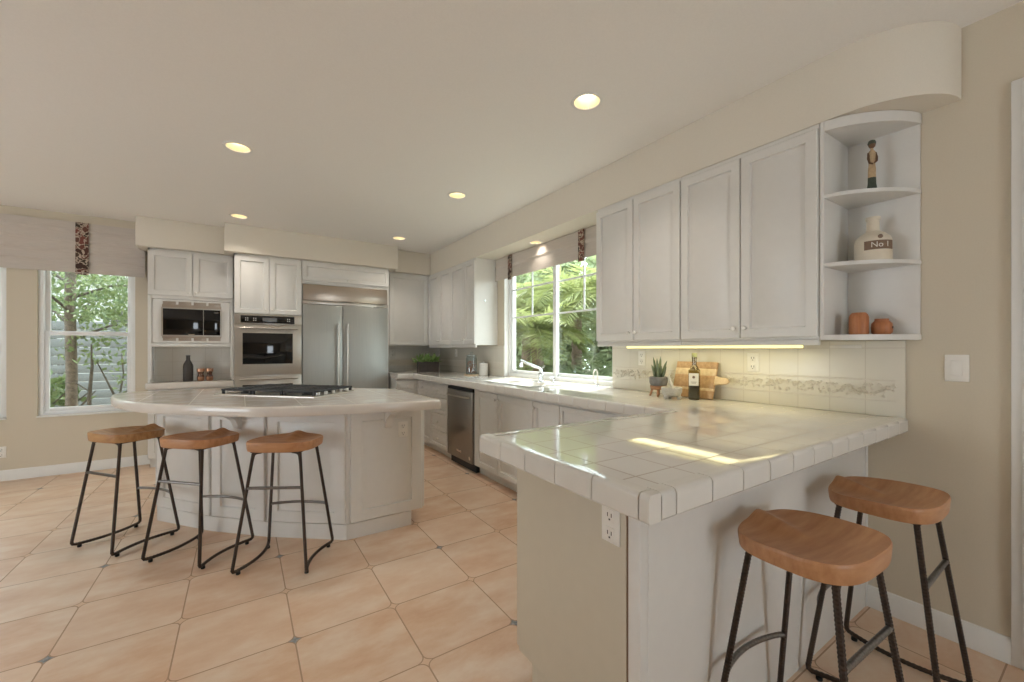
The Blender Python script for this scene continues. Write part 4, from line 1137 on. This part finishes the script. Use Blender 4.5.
m = MB(); m.lathe([(.010, 0), (.010, .003), (.0001, .004)], (0, -.068, .112), 10, axis='y'); obj('seal', m, 'bronze', T)

T = thing('wooden_vase', 'taller turned wooden jar on the bottom open shelf', 'vase', (2.540, .752, 1.4005))
m = MB(); m.lathe([(.036, 0), (.039, .004), (.039, .084), (.035, .098), (.027, .108), (.023, .108), (.021, .094), (.0001, .09)], (0, 0, 0), 26); obj('vase_body', m, 'turned', T)
T = thing('wooden_vase', 'squat turned wooden jar with dark knot on the bottom open shelf', 'vase', (2.612, .684, 1.4005))
m = MB(); m.lathe([(.032, 0), (.040, .010), (.042, .034), (.039, .054), (.027, .068), (.027, .077), (.022, .077), (.020, .062), (.0001, .058)], (0, 0, 0), 26); obj('vase_body', m, 'turned', T)
m = MB(); m.lathe([(.006, 0), (.006, .002), (.0001, .003)], (0, 0, 0), 10, axis='y'); m.xf(Matrix.Translation((-.006, -.0415, .034)) @ Matrix.Rotation(0, 4, 'Z')); obj('knot', m, 'slot', T)

T = thing('figurine', 'slim carved standing figurine in brown and green on the top shelf', 'figurine', (2.578, .712, 2.0925), R(-52))
m = MB(); m.lathe([(.020, 0), (.024, .004), (.022, .012), (.012, .016), (.011, .024), (.0001, .026)], (0, 0, 0), 14); obj('base', m, 'tooth', T)
m = MB(); m.lathe([(.010, .02), (.020, .024), (.017, .045), (.0165, .075), (.0001, .078)], (0, 0, 0), 14, sy=.75); obj('skirt', m, 'tooth', T)
m = MB(); m.lathe([(.0165, .074), (.0155, .12), (.0135, .14), (.0155, .165), (.016, .190), (.013, .204), (.007, .210), (.006, .220), (.0001, .222)], (0, 0, 0), 14, sy=.7); obj('torso', m, 'figure_tan', T)
m = MB()
m.tube([(-.0135, 0, .198), (-.0165, -.005, .170), (-.014, -.011, .145), (-.002, -.0165, .138)], [.005, .0055, .0045, .004], 7)
m.tube([(.0135, 0, .198), (.0168, -.005, .172), (.014, -.012, .152), (.005, -.0165, .144)], [.005, .0055, .0045, .004], 7); obj('arms', m, 'figure_brown', T)
m = MB(); m.ball((0, -.001, .236), .0145, 12, 1.2); m.lathe([(.004, -.002), (.0025, .004), (.0001, .006)], (0, -.0135, .235), 6, axis='y'); hh = obj('head', m, 'figure_brown', T)
m = MB(); m.lathe([(.0155, .238), (.0165, .246), (.013, .256), (.006, .260), (.0001, .26)], (0, .001, 0), 14); obj('hair', m, 'tooth', T)

# ================================================================== OUTSIDE
m = MB(); m.box(-14, YB+.6, -.12, 20, 20, -.05); m.box(XW+.18, -12, -.12, 20, YB+.6, -.05)
struct('ground_outside', m, 'dirt', 'pale garden ground outside the windows', 'ground', smooth=0)
# left garden: fence, tree, shrubs
T = thing('garden_fence', 'pale grey horizontal board fence beyond the left window', 'fence', (-3.5, 10.4, -.05))
m = MB()
for k in range(12): m.box(-5, 0, .02+k*.155, 7.5, .03, .165+k*.155, .004)
obj('boards', m, 'fence', T)
for k in range(8):
    m = MB(); m.box(-5+k*1.75, .03, 0, -4.9+k*1.75, .12, 1.95, .005); obj('fence_post', m, 'fence', T)
def leafy(m, c, rad, n, size, seed, up=.3):
    rnd = random.Random(seed)
    for k in range(n):
        while True:
            p = Vector((rnd.uniform(-1, 1), rnd.uniform(-1, 1), rnd.uniform(-1, 1)))
            if .25 < p.length < 1: break
        q = Vector(c)+Vector((p.x*rad[0], p.y*rad[1], p.z*rad[2]))
        d = Vector((rnd.uniform(-1, 1), rnd.uniform(-1, 1), rnd.uniform(-1, 1)+up)).normalized()
        s = size*rnd.uniform(.6, 1.3)
        m.leaf(q, q+d*s, s*.5, (rnd.uniform(-1, 1), rnd.uniform(-1, 1), rnd.uniform(-1, 1)), .5)
T = thing('garden_tree', 'leafy tree with a straight grey trunk outside the left window', 'tree', (-2.02, 8.3, -.05))
m = MB(); m.tube([(0, 0, 0), (.01, 0, 1.0), (-.01, 0, 2.0), (.02, 0, 3.2), (0, .05, 4.2)], [.068, .062, .060, .055, .04], 12); obj('trunk', m, 'trunk', T)
m = MB(); rnd = random.Random(3)
for k in range(12):
    a = k*2.2; z = 1.5+k*.2; m.tube([(0, 0, z), (.4*math.cos(a), .4*math.sin(a), z+.22), (1.0*math.cos(a), .9*math.sin(a), z+.3)], [.022, .014, .006], 6)
obj('branches', m, 'twig', T)
m = MB(); leafy(m, (.35, .2, 2.6), (1.6, 1.2, .95), 4200, .085, 11); leafy(m, (.8, .0, 1.95), (.9, .7, .45), 800, .08, 12); obj('crown', m, 'leaf', T, smooth=0)
for nm, lb, x, y, rad, zc, n, sd_ in (('garden_shrub', 'green shrub beyond the left window, above the fence at right', -.9, 11.6, (1.3, .6, .9), 2.15, 900, 21),
                                   ('garden_shrub', 'green shrub behind the grey trunk outside the left window', -2.9, 11.4, (1.2, .6, 1.0), 2.2, 900, 22),
                                   ('garden_shrub', 'tall green shrub seen through the window at the left edge', -4.6, 9.2, (1.2, .6, 1.3), 1.5, 900, 23),
                                   ('garden_shrub', 'low pale shrub at the foot of the grey trunk', -2.35, 8.7, (.35, .3, .45), .55, 260, 24)):
    T = thing(nm, lb, 'shrub', (x, y, -.05))
    m = MB()
    for k in range(6): m.tube([(0, 0, 0), (.2*math.cos(k), .15*math.sin(k), zc*.6), (.5*math.cos(k*1.3), .3*math.sin(k), zc+.2)], [.03, .02, .008], 6)
    obj('stem', m, 'twig', T)
    m = MB(); leafy(m, (0, 0, zc), rad, n, .15, sd_); obj('foliage', m, 'leaf_dark' if sd_ != 24 else 'leaf', T, smooth=0)
T = thing('bare_shrub', 'sparse bare-branched shrub in front of the grey fence', 'shrub', (-1.80, 8.15, -.05))
m = MB()
m.tube([(0, 0, 0), (.0, 0, .7), (.03, 0, 1.15), (.02, 0, 1.45)], [.028, .024, .017, .008], 7)
m.tube([(.30, .05, 0), (.29, .05, .6), (.16, .05, .95), (.07, .03, 1.2)], [.020, .017, .011, .006], 7)
m.tube([(.29, .05, .6), (.35, .05, 1.0), (.33, .05, 1.3)], [.014, .01, .005], 6)
m.tube([(.29, .05, .62), (.45, .04, .85), (.62, .05, .80)], [.012, .008, .004], 6); m.tube([(.0, 0, .78), (-.15, 0, .92), (-.3, .05, .90)], [.01, .007, .003], 6)
obj('stem', m, 'twig', T)
m = MB(); leafy(m, (.1, .05, 1.35), (.5, .2, .25), 130, .09, 31); leafy(m, (.4, .05, 1.0), (.3, .2, .3), 60, .08, 32); obj('foliage', m, 'leaf', T, smooth=0)
T = thing('neighbour_wall', 'white neighbouring house wall behind the left garden', 'building', (-4, 14.5, -.05))
m = MB(); m.box(-6, 0, 0, 9, .3, 3.2); m.box(-6.2, -.3, 3.2, 9.2, .5, 3.35, .02); obj('house_wall', m, 'stucco', T)
m = MB(); m.box(1.2, -.04, 1.2, 2.4, .02, 2.4); obj('house_window', m, 'screen', T)

# right garden: palms
def palm(name, label, loc, h, nf, L, seed, mat='palm', lean=(0, 0), up=.9, width=.34):
    rnd = random.Random(seed); T = thing(name, label, 'palm', loc)
    m = MB(); top = Vector((lean[0], lean[1], h))
    pts = [Vector((lean[0]*t_**1.6, lean[1]*t_**1.6, h*t_)) for t_ in [k/24 for k in range(25)]]
    m.tube(pts, .1, 12, rf=lambda i: .115-.03*i/24+(.014 if i % 2 else 0)); obj('trunk', m, 'palm_trunk', T)
    m = MB()
    for k in range(nf):
        a = k*2.39996+rnd.uniform(-.2, .2); e0 = rnd.uniform(.15, 1.35)*up; Lk = L*rnd.uniform(.75, 1.1)
        P = []; p = top.copy(); e = e0; ns = 14
        for q in range(ns+1):
            P.append(p.copy()); p = p+Vector((math.cos(a)*math.cos(e), math.sin(a)*math.cos(e), math.sin(e)))*(Lk/ns); e -= rnd.uniform(.08, .14)
        m.tube(P, [.012*(1-q/ns)+.003 for q in range(ns+1)], 4)
        sd = Vector((-math.sin(a), math.cos(a), 0))
        for q in range(2, ns*3):
            t_ = q/(ns*3); i0 = int(t_*ns); f_ = t_*ns-i0; c = P[i0].lerp(P[i0+1], f_); d = (P[i0+1]-P[i0]).normalized()
            wl = width*L*math.sin(PI*min(1, t_*.85+.12))**.7
            for s in (-1, 1):
                tip = c+(sd*s*.85+d*.55+Vector((0, 0, rnd.uniform(-.25, .15)))).normalized()*wl
                m.leaf(c, tip, .032, (0, 0, 1), .4, .01)
    obj('fronds', m, mat, T, smooth=0)
    return T
palm('palm_tree', 'palm with a brown trunk outside the left half of the sink window', (4.35, 5.65, -.05), 1.62, 24, 1.25, 1, 'palm', (-.10, .1))
palm('palm_tree', 'broad spiky palm outside the right half of the sink window', (4.65, 4.75, -.05), .45, 30, 1.45, 2, 'palm2', up=1.15, width=.28)
palm('palm_tree', 'tall bright palm rising high behind the sink window centre', (5.6, 6.15, -.05), 2.35, 22, 1.6, 3, 'palm')
palm('palm_tree', 'low palm clump near the right edge of the sink window', (4.25, 3.75, -.05), .30, 20, 1.05, 4, 'palm2', up=1.1)
palm('palm_tree', 'low palm clump at the left foot of the sink window', (4.30, 6.55, -.05), .45, 18, 1.1, 5, 'palm', up=1.1)
palm('palm_tree', 'high feathery palm at the upper right of the sink window', (5.7, 5.0, -.05), 2.25, 22, 1.6, 6, 'palm')
palm('palm_tree', 'high feathery palm at the upper left of the sink window', (5.6, 7.9, -.05), 2.2, 22, 1.6, 9, 'palm')
for lb, x, y, sd_ in (('dense hedge section behind the palm trunk by the sink window', 7.9, 9.6, 41), ('dense hedge section behind the broad spiky palm', 7.9, 7.0, 42), ('dense hedge section beyond the low right palm clump', 7.9, 4.4, 43), ('dense hedge section at the left end of the sink window view', 7.9, 12.2, 44)):
    T = thing('garden_hedge', lb, 'hedge', (x, y, -.05), 0, 'hedge behind the palms')
    m = MB()
    for k in range(5): m.tube([(0, k*.4-.8, 0), (.1, k*.4-.8, 1.0), (0, k*.45-.9, 2.2)], [.04, .03, .01], 6)
    obj('stem', m, 'twig', T)
    m = MB(); leafy(m, (0, 0, 2.3), (.7, 1.25, 2.5), 7000, .25, sd_); obj('foliage', m, 'hedge', T, smooth=0)
